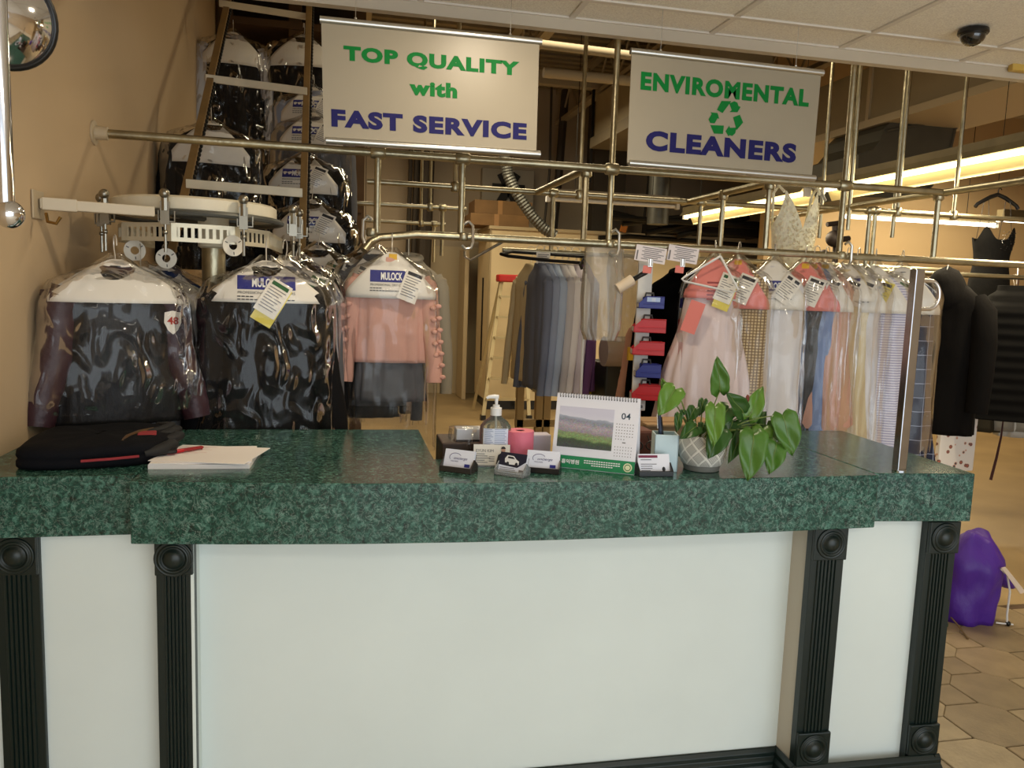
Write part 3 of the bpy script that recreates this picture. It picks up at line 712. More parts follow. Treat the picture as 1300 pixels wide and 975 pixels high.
            tx.build('print', mat('dark_pink_ink', (150, 60, 60), .8), co, recalc=False, **L_)
    if ticket:
        tz = -.13; tx0 = W_ * tkx
        def tf(x, z, e=0):
            c, s_ = cos(tkrot), sin(tkrot); X = tx0 + x * c - z * s_; Z = tz + x * s_ + z * c
            return surf(min(X, W_ * 1.05), Z, .011 + e)
        tm_ = MB().grid(lambda u, v: tf((u - .5) * .078, -.125 * v), 4, 6).build('ticket', {'green': PAPER, 'yellow': YELP, 'white': PAPER}[ticket], o, solid=.0012, recalc=False, **L_)
        if ticket == 'green':
            MB().grid(lambda u, v: tf((u - .5) * .074 + .006, -.012 - .145 * v, -.003), 4, 6).build('ticket_copy', YELP if seed % 3 == 0 else PAPER, o, solid=.0012, recalc=False, **L_)
        p_ = MB(); rect(p_, lambda x, z: tf(x, z, .003), -.03, -.022, .03, -.008)
        p_.build('ticket_header', mat('dark_green_ink', (34, 92, 48), .8) if ticket == 'green' else DARK_INK, tm_, recalc=False, **L_)
        p_ = MB()
        for k in range(8): rect(p_, lambda x, z: tf(x, z, .003), -.03, -.033 - .0105 * k, .03 - .008 * (k % 3), -.030 - .0105 * k)
        p_.build('ticket_print', GREY_INK, tm_, recalc=False, **L_)
    if tag_clip:
        MB().box(-.012, -.03, -.085, .02, -.026, -.062).build('clip_tag', mat('amber_tag', (236, 184, 40), .6), o, local=True)
    if bag:
        bl = baglen or length + .10; B = W_ * (1.22 + flare * .45 if kind in ('jacket', 'shirt', 'coat') else 1.1)
        bp = [(-.035, .02, .02), (-.07, W_ * .35, .05), (-.13, B * .86, D + .035), (-.20, B, D + .05), (-bl * .5, B * 1.0, D + .055), (-bl * .9, B * (1.0 + flare * .8), D + .05), (-bl, B * (.99 + flare * .8), D + .04)]
        MB().loft(hull(bp, 7, .05, seed + 50, n=84, m=48, crumple=.011, cs=8, ex=2.8), caps=(False, False)).build('plastic_bag', film_m or (FILMG if cloth in (C_BLACK, C_DARKQ) else FILM), o, smooth=2, recalc=False, **L_)
    return o
C_BLACK = fabric('black_wool', (22, 21, 22)); C_DARKQ = mat('dark_quilted_nylon', (30, 28, 29), .45, bump=(22, .5, .02), stretch=(1, 1, .5), spec=.25)
C_PLUM = mat('plum_nylon', (58, 32, 40), .45, bump=(18, .4, .02)); C_PINK = fabric('dusty_pink_knit', (216, 166, 150), .85); C_GREY = fabric('grey_flannel', (92, 92, 96))
C_WHITE = fabric('white_cotton', (232, 228, 228)); C_PALE = fabric('pale_lilac_tulle', (232, 214, 212), bs=10, st=(1, 1, .12)); C_BLUEG = fabric('blue_grey_cotton', (150, 160, 182)); C_NAVY = fabric('navy_cotton', (20, 44, 88))
C_DRESSP = fabric('blush_satin', (216, 164, 142), .5); C_CREAM = fabric('cream_linen', (224, 206, 164)); C_PURP = fabric('purple_cotton', (112, 78, 122)); C_TAUPE = fabric('taupe_wool', (148, 138, 118))
C_CHECK = node_mat('beige_check_tweed', grid_cloth((206, 182, 138), (120, 92, 58), 75, .32)); C_WIN = node_mat('navy_windowpane', grid_cloth((24, 30, 56), (150, 156, 176), 15, .045)); C_GING = node_mat('lilac_stripe_cotton', grid_cloth((226, 222, 234), (166, 164, 196), 85, .4, False))

# left of the room, hung round the carousel
g1 = wrapped('dark quilted jacket with plum sleeves, plain white paper cape and red 48 badge', PY(146, 307, 2.74), radians(24), .172, .575, C_DARKQ, cape='white', logo=False, ticket=None, sleeve=C_PLUM, seed=3, depth=.085, baglen=.53, capeh=.115, slen=.41, capew=1.14, amp=.05, flare=.2)
# shield badge on its chest
sb = MB(); fB = lambda x, z: Vector((.145 + x, -.104 - .0 + abs(x) * .1, -.245 + z))
sb.add([fB(x, z) for x, z in ((-.024, .028), (0, .034), (.024, .028), (.026, -.004), (.014, -.03), (0, -.042), (-.014, -.03), (-.026, -.004))], [tuple(range(8))])
bo = sb.build('badge', PAPER, g1, local=True, solid=.001)
tb = MB(); put(tb, '48', lambda x, z: fB(x, z) + Vector((0, -.003, 0)), 0, .002, .034, .024, .03); tb.build('badge_number', mat('red_print', (176, 50, 36), .7), bo, recalc=False, local=True)
wrapped('white shirt with grey folds in clear bag behind the plum-sleeved jacket', PY(178, 318, 2.98), radians(12), .19, .66, C_WHITE, kind='shirt', logo=False, ticket=None, seed=5, capeh=.14, depth=.06, slen=.42)
wrapped('navy blue garment in clear bag, mostly hidden, left of the black coat', PY(208, 318, 3.22), radians(0), .19, .80, C_NAVY, logo=False, ticket=None, seed=6, capeh=.16, depth=.06, capew=.95)
wrapped('black coat in glossy clear bag under a white cape with a torn blue logo band', PY(338, 311, 2.93), radians(6), .178, .95, C_BLACK, seed=9, depth=.09, baglen=.95, ticket='green', tkx=.30, tkrot=-.55, capeh=.125, slen=.66, capew=1.1, amp=.07, flare=.28)
wrapped('grey wrapped garment directly behind the black coat, cape edge showing at right', PY(362, 312, 3.10), radians(-14), .18, .90, C_GREY, seed=11, ticket='green', depth=.06, tkx=.6)
wrapped('dark wrapped garment second behind the black coat, two green-headed tickets', PY(376, 308, 3.34), radians(-20), .18, .90, C_BLACK, seed=12, ticket='green', depth=.06, tkx=.7)
# on the left end of the front rail
gp = wrapped('pink blouse with bow-trimmed sleeves over a grey skirt, white logo cape', PY(498, 303, YR - .03), radians(-3), .158, .50, C_PINK, kind='shirt', seed=14, depth=.06, baglen=.86, tkx=.62, ticket='white', capeh=.165, slen=.42, capew=1.14, tag_clip=True, amp=.10, nf=12)
bw = []
for s_ in (-1, 1):
    for k in range(7):
        z = -.27 - .048 * k; x = s_ * (.178 + .004 * k)
        mb = MB()
        for q in (-1, 1): mb.sphere((x + q * .011, -.062, z + .004 * q), .013, 8, 6, (1, .5, .75))
        mb.build('bow', C_PINK, gp, local=True, smooth=2)
MB().loft(hull([(-.40, .13, .035), (-.5, .135, .04), (-.66, .15, .05)], 10, .12, 77, m=14)).build('skirt', C_GREY, gp, smooth=2, local=True)
wrapped('cream-caped wrapped garment just behind the pink blouse', PY(478, 300, YR + .14), radians(-4), .16, .72, C_GREY, seed=15, logo=False, ticket='white', depth=.05, tkx=-.2, baglen=.8)
wrapped('dark wrapped garment farthest left on the front rail', PY(464, 299, YR + .26), radians(-2), .16, .80, C_BLACK, seed=16, logo=False, ticket='white', depth=.05, tkx=-.3, baglen=.82)
wrapped('taupe coat sleeve showing right of the pink blouse, unwrapped', PY(519, 302, YR + .12), radians(-4), .15, .60, C_TAUPE, seed=17, cape=None, ticket=None, bag=False, depth=.05, slen=.5)
# stored up the incline
spec = [('dark suit with pale sleeves, topmost by the wall on the incline', (296, 30, 5.6), 5, .20, .72, C_BLACK, None, False, mat('pale_grey_cotton', (190, 190, 196), .8), 21),
        ('black shiny wrapped garment below the dark suit on the incline', (268, 140, 4.35), 8, .20, .80, C_BLACK, None, False, None, 22),
        ('dark wrapped garment with salmon cape edge, topmost behind TOP QUALITY sign', (386, 34, 5.6), -6, .22, .80, C_BLACK, None, False, None, 23),
        ('blue shirt wrapped, halfway up the incline behind the tan rail', (398, 100, 5.2), -8, .20, .6, C_BLUEG, 'white', True, None, 24),
        ('wrapped garment with logo cape just behind the upper rail and tan upright', (398, 132, 5.0), -8, .20, .6, C_GREY, 'white', True, None, 25),
        ('wrapped black garment with red and green edged tickets below the front pipe', (388, 183, 4.6), -8, .20, .70, C_BLACK, 'white', True, None, 26),
        ('wrapped black coat with tilted ticket on cape, lowest of the incline stack', (396, 240, 4.3), -8, .20, .72, C_BLACK, 'white', True, None, 27)]
for lab, (px, py, Y), rz, hw_, ln, cl, tk, lg, sl, sd in spec:
    wrapped(lab, PY(px, py, Y), radians(rz), hw_, ln, cl, logo=lg, ticket=tk, sleeve=sl, seed=sd, depth=.08, group=None, tkx=.5)
wrapped('dark wrapped garment with green-headed tickets tucked under the incline stack', PY(404, 296, 3.7), radians(-12), .18, .75, C_BLACK, seed=29, ticket='green', depth=.06, tkx=.5)
# the right half of the front rail
def onrail(px, **k):
    p = PY(px, 330, YR); return Vector((p.x, YR, ZL + .0165 + .0))
wrapped('black velvet garment hanging edge-on beside the bins, unwrapped', PY(868, 322, 3.45), radians(-50), .19, .95, mat('black_velvet', (6, 6, 7), 1, spec=.05), seed=30, cape=None, ticket=None, bag=False, depth=.06)
wrapped('blush pink robe on a wire hanger beside the red bins', PY(838, 375, 3.55), radians(-60), .16, .6, C_DRESSP, seed=31, cape=None, ticket=None, bag=False, depth=.05, slen=.45)
gn = wrapped('long pale tulle gown in clear bag with salmon cape and white hanger', onrail(907), radians(-22), .135, 1.15, C_PALE, kind='dress', cape='pink', logo=False, ticket='green', seed=33, depth=.06, nf=15, amp=.2, baglen=1.2, tkx=.55,
     prof=[(-.08, .03, .025), (-.11, .07, .04), (-.17, .11, .05), (-.32, .13, .07), (-.6, .20, .10), (-1.15, .27, .14)], capew=.92, capeh=.16)
hb = MB().tube([(.02, -.07, -.05), (-.13, -.10, -.145), (-.14, -.10, -.155), (-.13, -.10, -.165), (.08, -.12, -.205), (.10, -.12, -.195), (.02, -.07, -.05)], .005, 8)
hb.build('plastic_hanger', WHITEP, gn, smooth=True, local=True)
MB().box(-.02, -.13, -.40, .045, -.127, -.26, Matrix.Rotation(.3, 4, 'Y')).build('pink_slip', PINKP, gn, local=True)
wrapped('beige checked tweed coat in clear bag under a salmon cape', onrail(938), radians(-40), .155, 1.1, C_CHECK, kind='dress', cape='pink', logo=False, ticket='white', seed=34, tag_clip=True, depth=.07, prof=[(-.08, .04, .03), (-.11, .08, .04), (-.17, .14, .06), (-.5, .14, .075), (-1.1, .15, .08)], nf=7, amp=.08, baglen=1.14)
wrapped('white dress in clear bag under white cape with blue logo and tilted ticket', onrail(983), radians(-24), .15, 1.1, C_WHITE, kind='dress', seed=35, ticket='white', depth=.06, prof=[(-.08, .04, .03), (-.11, .08, .04), (-.17, .14, .06), (-.6, .145, .07), (-1.1, .16, .08)], tkx=.6, tkrot=-.6, amp=.10, baglen=1.12)
wrapped('charcoal trousers in clear bag under the salmon cape right of the white dress', onrail(1023), radians(-38), .15, 1.1, fabric('charcoal_suiting', (48, 48, 50)), kind='trousers', cape='pink', logo=False, ticket='white', seed=36, tag_clip=True, depth=.06, baglen=1.15)
wrapped('slim blue garment in clear bag between charcoal trousers and blush dress', onrail(1037), radians(-62), .15, 1.0, fabric('cornflower_cotton', (120, 146, 196)), kind='dress', cape='pink', logo=False, ticket='white', seed=37, depth=.045, tag_clip=True)
wrapped('blush dress with peplum hem in clear bag, red-lettered ticket', onrail(1050), radians(-52), .15, 1.1, C_DRESSP, kind='dress', logo=False, ticket='white', seed=38, depth=.07, prof=[(-.08, .04, .03), (-.11, .08, .05), (-.17, .13, .06), (-.42, .12, .08), (-.80, .17, .11), (-.81, .13, .09), (-1.1, .15, .10)], tag_clip=True)
wrapped('cream blouse in clear bag, only its edge showing beside the blush dress', onrail(1078), radians(-60), .15, 1.0, C_CREAM, kind='dress', seed=39, ticket='white', depth=.05, capeh=.15)
wrapped('white striped shirt dress in clear bag, white ticket on logo cape', onrail(1090), radians(-50), .155, 1.05, C_WHITE, kind='dress', seed=40, ticket='white', depth=.06)
wrapped('lilac striped dress in clear bag with yellow ticket', onrail(1112), radians(-40), .165, 1.12, C_GING, kind='dress', logo=False, seed=41, ticket='yellow', depth=.07, prof=[(-.08, .04, .03), (-.11, .08, .04), (-.17, .15, .06), (-.6, .16, .08), (-1.12, .19, .10)], tkx=.35, amp=.10)
wrapped('navy windowpane-check dress in crinkled clear bag behind the chrome loop post', onrail(1146), radians(-28), .17, 1.15, C_WIN, kind='dress', logo=False, seed=42, ticket='green', depth=.07, prof=[(-.08, .04, .03), (-.11, .08, .04), (-.17, .155, .06), (-.6, .165, .08), (-1.15, .235, .12)], tkx=.1, amp=.10, baglen=.95)
# shirts on the second rack
def xr(px, Y): return PY(px, 325, Y).x
ZS = ZL + .0145
shirts = [('cream shirt leftmost on the shirt rack, beside the stepladder', 683, C_CREAM, -64), ('blue-grey shirt leftmost of three blue ones on the shirt rack', 686, mat('slate_cotton', (112, 118, 136), .85, bump=(14, .3, .02), stretch=(1, 1, .3)), -58), ('blue-grey shirt in the middle of three blue ones on the shirt rack', 695, C_BLUEG, -60), ('light blue shirt rightmost of three blue ones on the shirt rack', 703, fabric('sky_cotton', (172, 186, 208)), -62),
          ('grey-white shirt next to the blue ones on the shirt rack', 713, fabric('stone_cotton', (196, 192, 194)), -58), ('white shirt between grey-white and lilac shirts on the shirt rack', 721, C_WHITE, -60), ('pale lilac shirt next to the purple one on the shirt rack', 731, fabric('pale_lilac_cotton', (214, 206, 216)), -60), ('purple shirt with button cuffs at the right of the shirt rack', 742, C_PURP, -62)]
for i, (lab, px, cl, rz) in enumerate(shirts):
    wrapped(lab, Vector((xr(px, Y2), Y2 + (.16 if i == 0 else 0), ZS)), radians(-83 if i else -74), .165, .74 + .02 * (i % 3), cl, kind='shirt', cape=None, ticket=None, bag=False, seed=60 + i, depth=.04, name='shirt', cat='shirt', group=None, slen=.62, amp=.16)
o = thing('rack_price_card', 'small white printed card clipped left on the shirt rack', 'card', tuple(PY(689, 327, Y2 - .03)))
c0, c1 = PY(681, 320, Y2 - .03), PY(698, 335, Y2 - .03)
MB().box(c0.x, c0.y - .002, c1.z, c1.x, c0.y, c0.z).build('card', PAPER, o); pr = MB()
for k in range(5): rect(pr, lambda x, z: Vector((x, c0.y - .004, z)), c0.x + .008, c0.z - .014 - k * .009, c1.x - .008 - .01 * (k % 2), c0.z - .010 - k * .009)
pr.build('print', GREY_INK, o, recalc=False)
MB().box((c0.x + c1.x) / 2 - .012, c0.y - .008, c1.z - .035, (c0.x + c1.x) / 2 + .012, c0.y + .004, c1.z + .01).build('clip', BRUSH, o, bevel=.003)
# oval end of the shirt rack
p0, p1 = PY(637, 326, Y2 - .35), PY(735, 326, Y2)
o = thing('oval_rod', 'dark flattened oval rod end left of the shirts', 'rod', tuple(p0))
MB().tube([PY(742, 334, Y2 - .1), PY(700, 331, Y2 - .12), PY(645, 325, Y2 - .14), PY(636, 322.5, Y2 - .10), PY(650, 319.5, Y2 - .02), PY(700, 323, Y2 - .02), PY(742, 326, Y2 - .02)], .009, 8).build('rod', DARKM, o, smooth=True)

# ------------------------------------------------------------------ black garments and the wedding gown at the right
def bodice(prof, topz, zb, n=64, m=26, nf=9, amp=.1, seed=1):
    rings = []
    for j in range(m + 1):
        ring = []
        for i in range(n):
            th = 2 * pi * i / n; zt = topz(th); z = zt + (zb - zt) * j / m; a, b = interp(prof, z); k = smoothstep(.3, 1, j / m)
            w = 1 + amp * k * sin(nf * th + seed); ring.append(Vector((a * cos(th) * (1 + (w - 1) * .4), b * sin(th) * w, z)))
        rings.append(ring)
    mb = MB(); mb.loft(rings, caps=(False, False)); return mb
LACE = mat('ivory_lace', (250, 242, 216), .8, bump=(70, .5, .008), var=(55, .12))
hkp = PY(1012, 234, 3.85)
wd = thing('wedding_gown', 'ivory lace wedding gown with beaded straps on a clear hanger', 'gown', tuple(hkp), radians(4))
CLEAR = mat('clear_plastic', (235, 235, 225), .1, trans=.85)
hb = MB().tube([(0, 0, .045), (.012, 0, .06), (.02, 0, .045), (.005, 0, .02), (0, 0, .0)], .003, 6)
hb.tube([(0, 0, 0), (.09, 0, -.004), (.15, 0, -.03), (.185, 0, -.075)], [.011, .012, .011, .007], 8); hb.tube([(0, 0, 0), (-.09, 0, -.004), (-.15, 0, -.03), (-.185, 0, -.075)], [.011, .012, .011, .007], 8)
hb.build('hanger', CLEAR, wd, local=True, smooth=True)
MB().tube([(.012, 0, .058), (.012, 0, 4.45 - hkp.z)], .0015, 5).build('suspension_wire', DARKM, wd, local=True)
prof = [(-.02, .15, .06), (-.12, .142, .07), (-.22, .130, .075), (-.30, .122, .07), (-.40, .112, .07), (-.55, .14, .09), (-1.3, .30, .20)]
def gt(th):
    x = abs(cos(th))
    if sin(th) < 0: return -.235 + .20 * (x / .66) ** .9 if x < .66 else -.035 - .17 * ((x - .66) / .34) ** .7
    return -.22
bd = bodice(prof, gt, -1.3, n=120, seed=2, nf=12)
bd.build('bodice', LACE, wd, local=True, smooth=2)
lm = MB(); rng = random.Random(4)
for k in range(420):
    th = rng.uniform(pi, 2 * pi); zt = gt(th) - .008; z = rng.uniform(-.52, zt); a, b = interp(prof, z)
    c = Vector((a * cos(th), b * sin(th) - .003, z)); r_ = rng.uniform(.005, .010); pts = [c + Vector((r_ * cos(q) * (1 - .15 * i), -.001, r_ * sin(q) * (1 - .15 * i))) for i, q in enumerate([rng.uniform(0, 6) + v * 1.1 for v in range(5)])]
    lm.tube(pts, .0022, 4)
tag(lm.build('lace_applique', mat('bright_lace', (246, 236, 206), .7), wd, local=True), kind='stuff')
for s_ in (-1, 1): MB().tube([(s_ * .108, -.05, -.05), (s_ * .118, -.01, -.015), (s_ * .118, .03, -.05), (s_ * .10, .05, -.24)], .008, 6).build('strap', LACE, wd, local=True, smooth=True)
# black plastic hanger and strapless dress
hp = PY(1267, 247, 4.45)
bdn = thing('strapless_dress', 'black strapless evening dress with beaded bust hung by long loops from a black hanger', 'dress', tuple(hp), radians(-6))
hb = MB().tube([(0, 0, -.01), (0, 0, .03), (.012, 0, .045), (.022, 0, .03)], .004, 6)
hb.tube([(0, 0, 0), (.05, 0, -.018), (.10, 0, -.045), (.135, 0, -.065), (.15, 0, -.085)], [.013, .014, .013, .012, .012], 8)
hb.tube([(0, 0, 0), (-.05, 0, -.018), (-.10, 0, -.045), (-.135, 0, -.065), (-.15, 0, -.085)], [.013, .014, .013, .012, .012], 8)
hb.build('hanger', BLACKP, bdn, local=True, smooth=True)
prof = [(-.15, .15, .07), (-.28, .14, .08), (-.40, .118, .07), (-.44, .116, .07), (-.58, .135, .09), (-.9, .15, .11), (-1.3, .17, .12)]
bodice(prof, lambda th: -.295 + .085 * exp(-((abs(cos(th)) - .66) / .26) ** 2) - .03 * abs(cos(th)) ** 8 if sin(th) < 0 else -.28, -1.3, n=72, nf=10, amp=.14).build('body', mat('black_crepe', (12, 11, 10), .8, bump=(30, .3), spec=.12), bdn, local=True, smooth=2)
for s_ in (-.075, .075): MB().tube([(s_ * 1.05, -.055, -.23), (s_, -.02, -.035), (s_, 0, -.02), (s_, .02, -.035), (s_ * 1.05, .055, -.28)], .0018, 5).build('hanging_loop', BLACKP, bdn, local=True)
bb = MB(); rng = random.Random(9)
for k in range(60):
    th = rng.uniform(pi * 1.5, pi * 1.95); z = rng.uniform(-.36, -.24); a, b = interp(prof, z); bb.sphere((a * cos(th), b * sin(th) - .002, z), .0032, 6, 4)
tag(bb.build('beading', mat('jet_bead', (30, 30, 30), .1), bdn, local=True), kind='stuff')
# cords the dress hangs by
p = PY(1267, 238, 4.45); tag(MB().tube([(p.x, 4.45, hp.z + .045), (p.x, 4.45, 4.4)], .0022, 5).build('suspension_wire', DARKM), 'dark wire rising above the black dress hanger, nearer the lit tube', 'wire')
o = thing('hooded_coat', 'black hooded coat hung just behind the chrome loop post', 'coat', tuple(PY(1203, 342, 3.95)), radians(-50))
BC = fabric('soft_black_twill', (19, 17, 16), .95, 9, .6); L_ = dict(local=True)
prof = [(-.06, .06, .06), (-.10, .12, .08), (-.15, .17, .10), (-.21, .20, .11), (-.5, .20, .12), (-.94, .215, .13)]
MB().loft(hull(prof, 7, .06, 5, crumple=.008)).build('body', BC, o, smooth=2, **L_)
for s_ in (-1, 1): MB().tube([(s_ * .16, 0, -.16), (s_ * .20, -.02, -.24), (s_ * .225, -.05, -.42), (s_ * .23, -.07, -.62), (s_ * .225, -.08, -.80)], [.05, .072, .068, .062, .058], 14).build('sleeve', BC, o, smooth=True, **L_)
MB().loft([[Vector((.085 * s * cos(a), -.02 + .085 * s * sin(a), z + .02 * sin(a))) for a in [2 * pi * k / 24 for k in range(24)]] for s, z in ((.25, .0), (.75, -.015), (1.1, -.06), (1.35, -.11), (1.5, -.17), (1.2, -.21))]).build('hood', BC, o, smooth=2, **L_)
MB().tube([(0, -.02, -.005), (0, 0, .02), (0, .0, .04), (0, .014, .05), (0, .026, .03)], .004, 6).build('hanger', WHITEP, o, smooth=True, **L_)
MB().tube([(0, -.135, -.2), (0, -.145, -.5), (0, -.15, -.92)], .004, 6).build('zip', DARKM, o, **L_)
o = thing('puffer_jacket', 'black quilted puffer jacket cut off by the picture edge', 'jacket', tuple(PY(1292, 346, 4.1)), radians(-34))
PF = mat('matte_black_nylon', (15, 14, 13), .8, bump=(9, .3, .02), spec=.08)
prof = []
for k in range(13):
    z0 = -.08 - .066 * k; w = .10 + .11 * smoothstep(0, 2.2, k); d_ = .07 + .05 * smoothstep(0, 2, k)
    prof += [(z0, w * .97, d_ * .95), (z0 - .033, w * 1.02, d_ * 1.02)]
MB().loft(hull(prof, 5, .03, 8, m=100, crumple=.004)).build('body', PF, o, smooth=2, **L_)
for s_ in (-1, 1):
    q = [Vector((s_ * .18, 0, -.16)).lerp(Vector((s_ * .235, -.05, -.80)), k / 30) + Vector((s_ * .035 * sin(pi * k / 30), 0, 0)) for k in range(31)]
    MB().tube(q, [.062 * (1 + .14 * abs(sin(pi * k / 3))) for k in range(31)], 14).build('sleeve', PF, o, smooth=True, **L_)
MB().tube([(0, 0, -.07), (0, 0, .02), (0, .012, .035), (0, .024, .015)], .003, 6).build('hanger', WIRE, o, smooth=True, **L_)
wrapped('grey jersey garment with hem below the puffer jacket', PY(1289, 352, 4.8), radians(-20), .19, 1.10, fabric('grey_jersey', (120, 118, 112)), kind='dress', cape=None, ticket=None, bag=False, seed=81, depth=.07)
wrapped('light grey top, hem just showing at the lower edge of the puffer', PY(1318, 352, 4.75), radians(-24), .16, 1.15, fabric('pale_grey_jersey', (170, 172, 172)), kind='dress', cape=None, ticket=None, bag=False, seed=82, depth=.06)
wrapped('olive dark garment hanging lowest beside the hooded coat', PY(1246, 350, 4.9), radians(-35), .2, 1.12, fabric('dark_olive_twill', (52, 48, 38)), kind='dress', cape=None, ticket=None, bag=False, seed=83, depth=.08)
p = PY(1274, 530, 4.13)
tag(MB().tube([Vector((p.x, p.y, 1.742)), p, p + Vector((-.002, 0, -.12)), p + Vector((-.02, 0, -.26)), p + Vector((-.045, 0, -.40))], [.003, .004, .006, .008, .009], 6).build('hanging_strap', mat('maroon_ribbon', (58, 20, 22), .7)), 'thin dark maroon strap dangling below the puffer jacket', 'strap')
# floral garment bag below the hooded coat
c0, c1 = PY(1190, 540, 4.3), PY(1229, 600, 4.3)
def floral(nt, N, L, b):
    tc = N.new('ShaderNodeTexCoord'); v = N.new('ShaderNodeTexVoronoi'); v.inputs['Scale'].default_value = 24; L.new(tc.outputs['Object'], v.inputs['Vector'])
    r = N.new('ShaderNodeValToRGB'); r.color_ramp.interpolation = 'CONSTANT'; e = r.color_ramp.elements; e[0].position = 0; e[0].color = lin(176, 92, 72); e[1].position = .17; e[1].color = lin(70, 74, 78)
    x = e.new(.26); x.color = lin(206, 160, 140); x = e.new(.33); x.color = lin(232, 228, 224)
    L.new(v.outputs['Distance'], r.inputs[0]); L.new(r.outputs[0], b.inputs['Base Color']); b.inputs['Roughness'].default_value = .7
o = tag(MB().prism([(c0.x, 4.26), (c1.x, 4.26), (c1.x, 4.30), (c0.x, 4.30)], c1.z + .02, c0.z + .15).build('floral_dress', node_mat('floral_print', floral), bevel=.008), 'white floral-print garment hem under the black hooded coat', 'garment')

# ------------------------------------------------------------------ film, bins and tools near the middle of the rail
FILM2 = film('grey_poly_film', (.80, .77, .70), .28, 8, .8)
o = tag(MB().loft(hull([(0, .07, .02), (-.02, .088, .03), (-.25, .092, .04), (-.38, .09, .045), (-.43, .07, .05)], 9, .12, 90, crumple=.012, m=40, n=80), caps=(False, False)).build('poly_bag_bundle', FILM2, smooth=2, recalc=False), 'bundle of clear poly bags hanging left of the lint roller', 'bags'); o.location = (PY(768, 317, YR + .02).x, YR + .025, ZL + .012)
o = tag(MB().loft(hull([(0, .09, .04), (-.05, .10, .05), (-.3, .085, .05), (-.47, .08, .05)], 9, .18, 91, crumple=.02, m=40, n=80), caps=(False, False)).build('draped_film', FILM2, smooth=2, recalc=False), 'long drape of clear film falling onto the film roll', 'film'); o.location = PY(796, 318, 3.9)
q0, q1 = PY(766, 446, 3.95), PY(805, 452, 3.95)
o = thing('film_roll', 'thick roll of bagging film lying behind the bin strip', 'roll', tuple(q0))
Mr = Matrix.Translation(q0) @ Matrix.Rotation(radians(90), 4, 'Y')
MB().lathe([(.02, 0), (.078, 0), (.08, .005), (.08, .40), (.02, .40)], 28, Mr).build('roll', mat('wound_film', (176, 162, 146), .22, bump=(30, .3)), o, smooth=True)
o = thing('bagging_machine', 'dark green bagging machine under the film roll', 'machine', tuple(PZ(782, 600, 0)))
c = PY(785, 480, 4.05); MB().box(c.x - .09, 4.0, .2, c.x + .16, 4.3, PY(785, 462, 4.0).z).build('housing', mat('dark_green_enamel', (52, 58, 52), .4), o, bevel=.01)
MB().box(c.x - .01, 3.985, c.z - .02, c.x + .002, 4.0, c.z + .05).build('switch_plate', WHITEP, o); MB().box(c.x - .09, 4.02, 0, c.x + .16, 4.28, .2).build('foot', DARKM, o)
p = PY(744, 342, 3.7)
o = thing('reaching_pole', 'white reaching pole with dark hook leaning by the purple shirt', 'pole', tuple(p))
MB().tube([p, PY(739, 460, 3.75), Vector((PY(736, 560, 3.8).x, 3.8, .0))], .007, 8).build('rod', WHITEP, o, smooth=True)
MB().tube([p + Vector((0, 0, -.02)), p + Vector((.006, 0, .02)), p + Vector((-.016, 0, .05)), p + Vector((-.03, 0, .02)), p + Vector((-.02, 0, 0))], .008, 8).build('hook', DARKM, o, smooth=True)
o = tag(MB().loft([[Vector(v) + PY(745, y, Y2 + .012) for v in ((-.03, 0, 0), (.03, 0, 0), (.03, .03, 0), (-.03, .03, 0))] for y in (324, 500)]).build('yellow_strap', mat('yellow_webbing', (212, 180, 40), .6)), 'yellow strap hanging behind the poly bag bundle', 'strap'); 
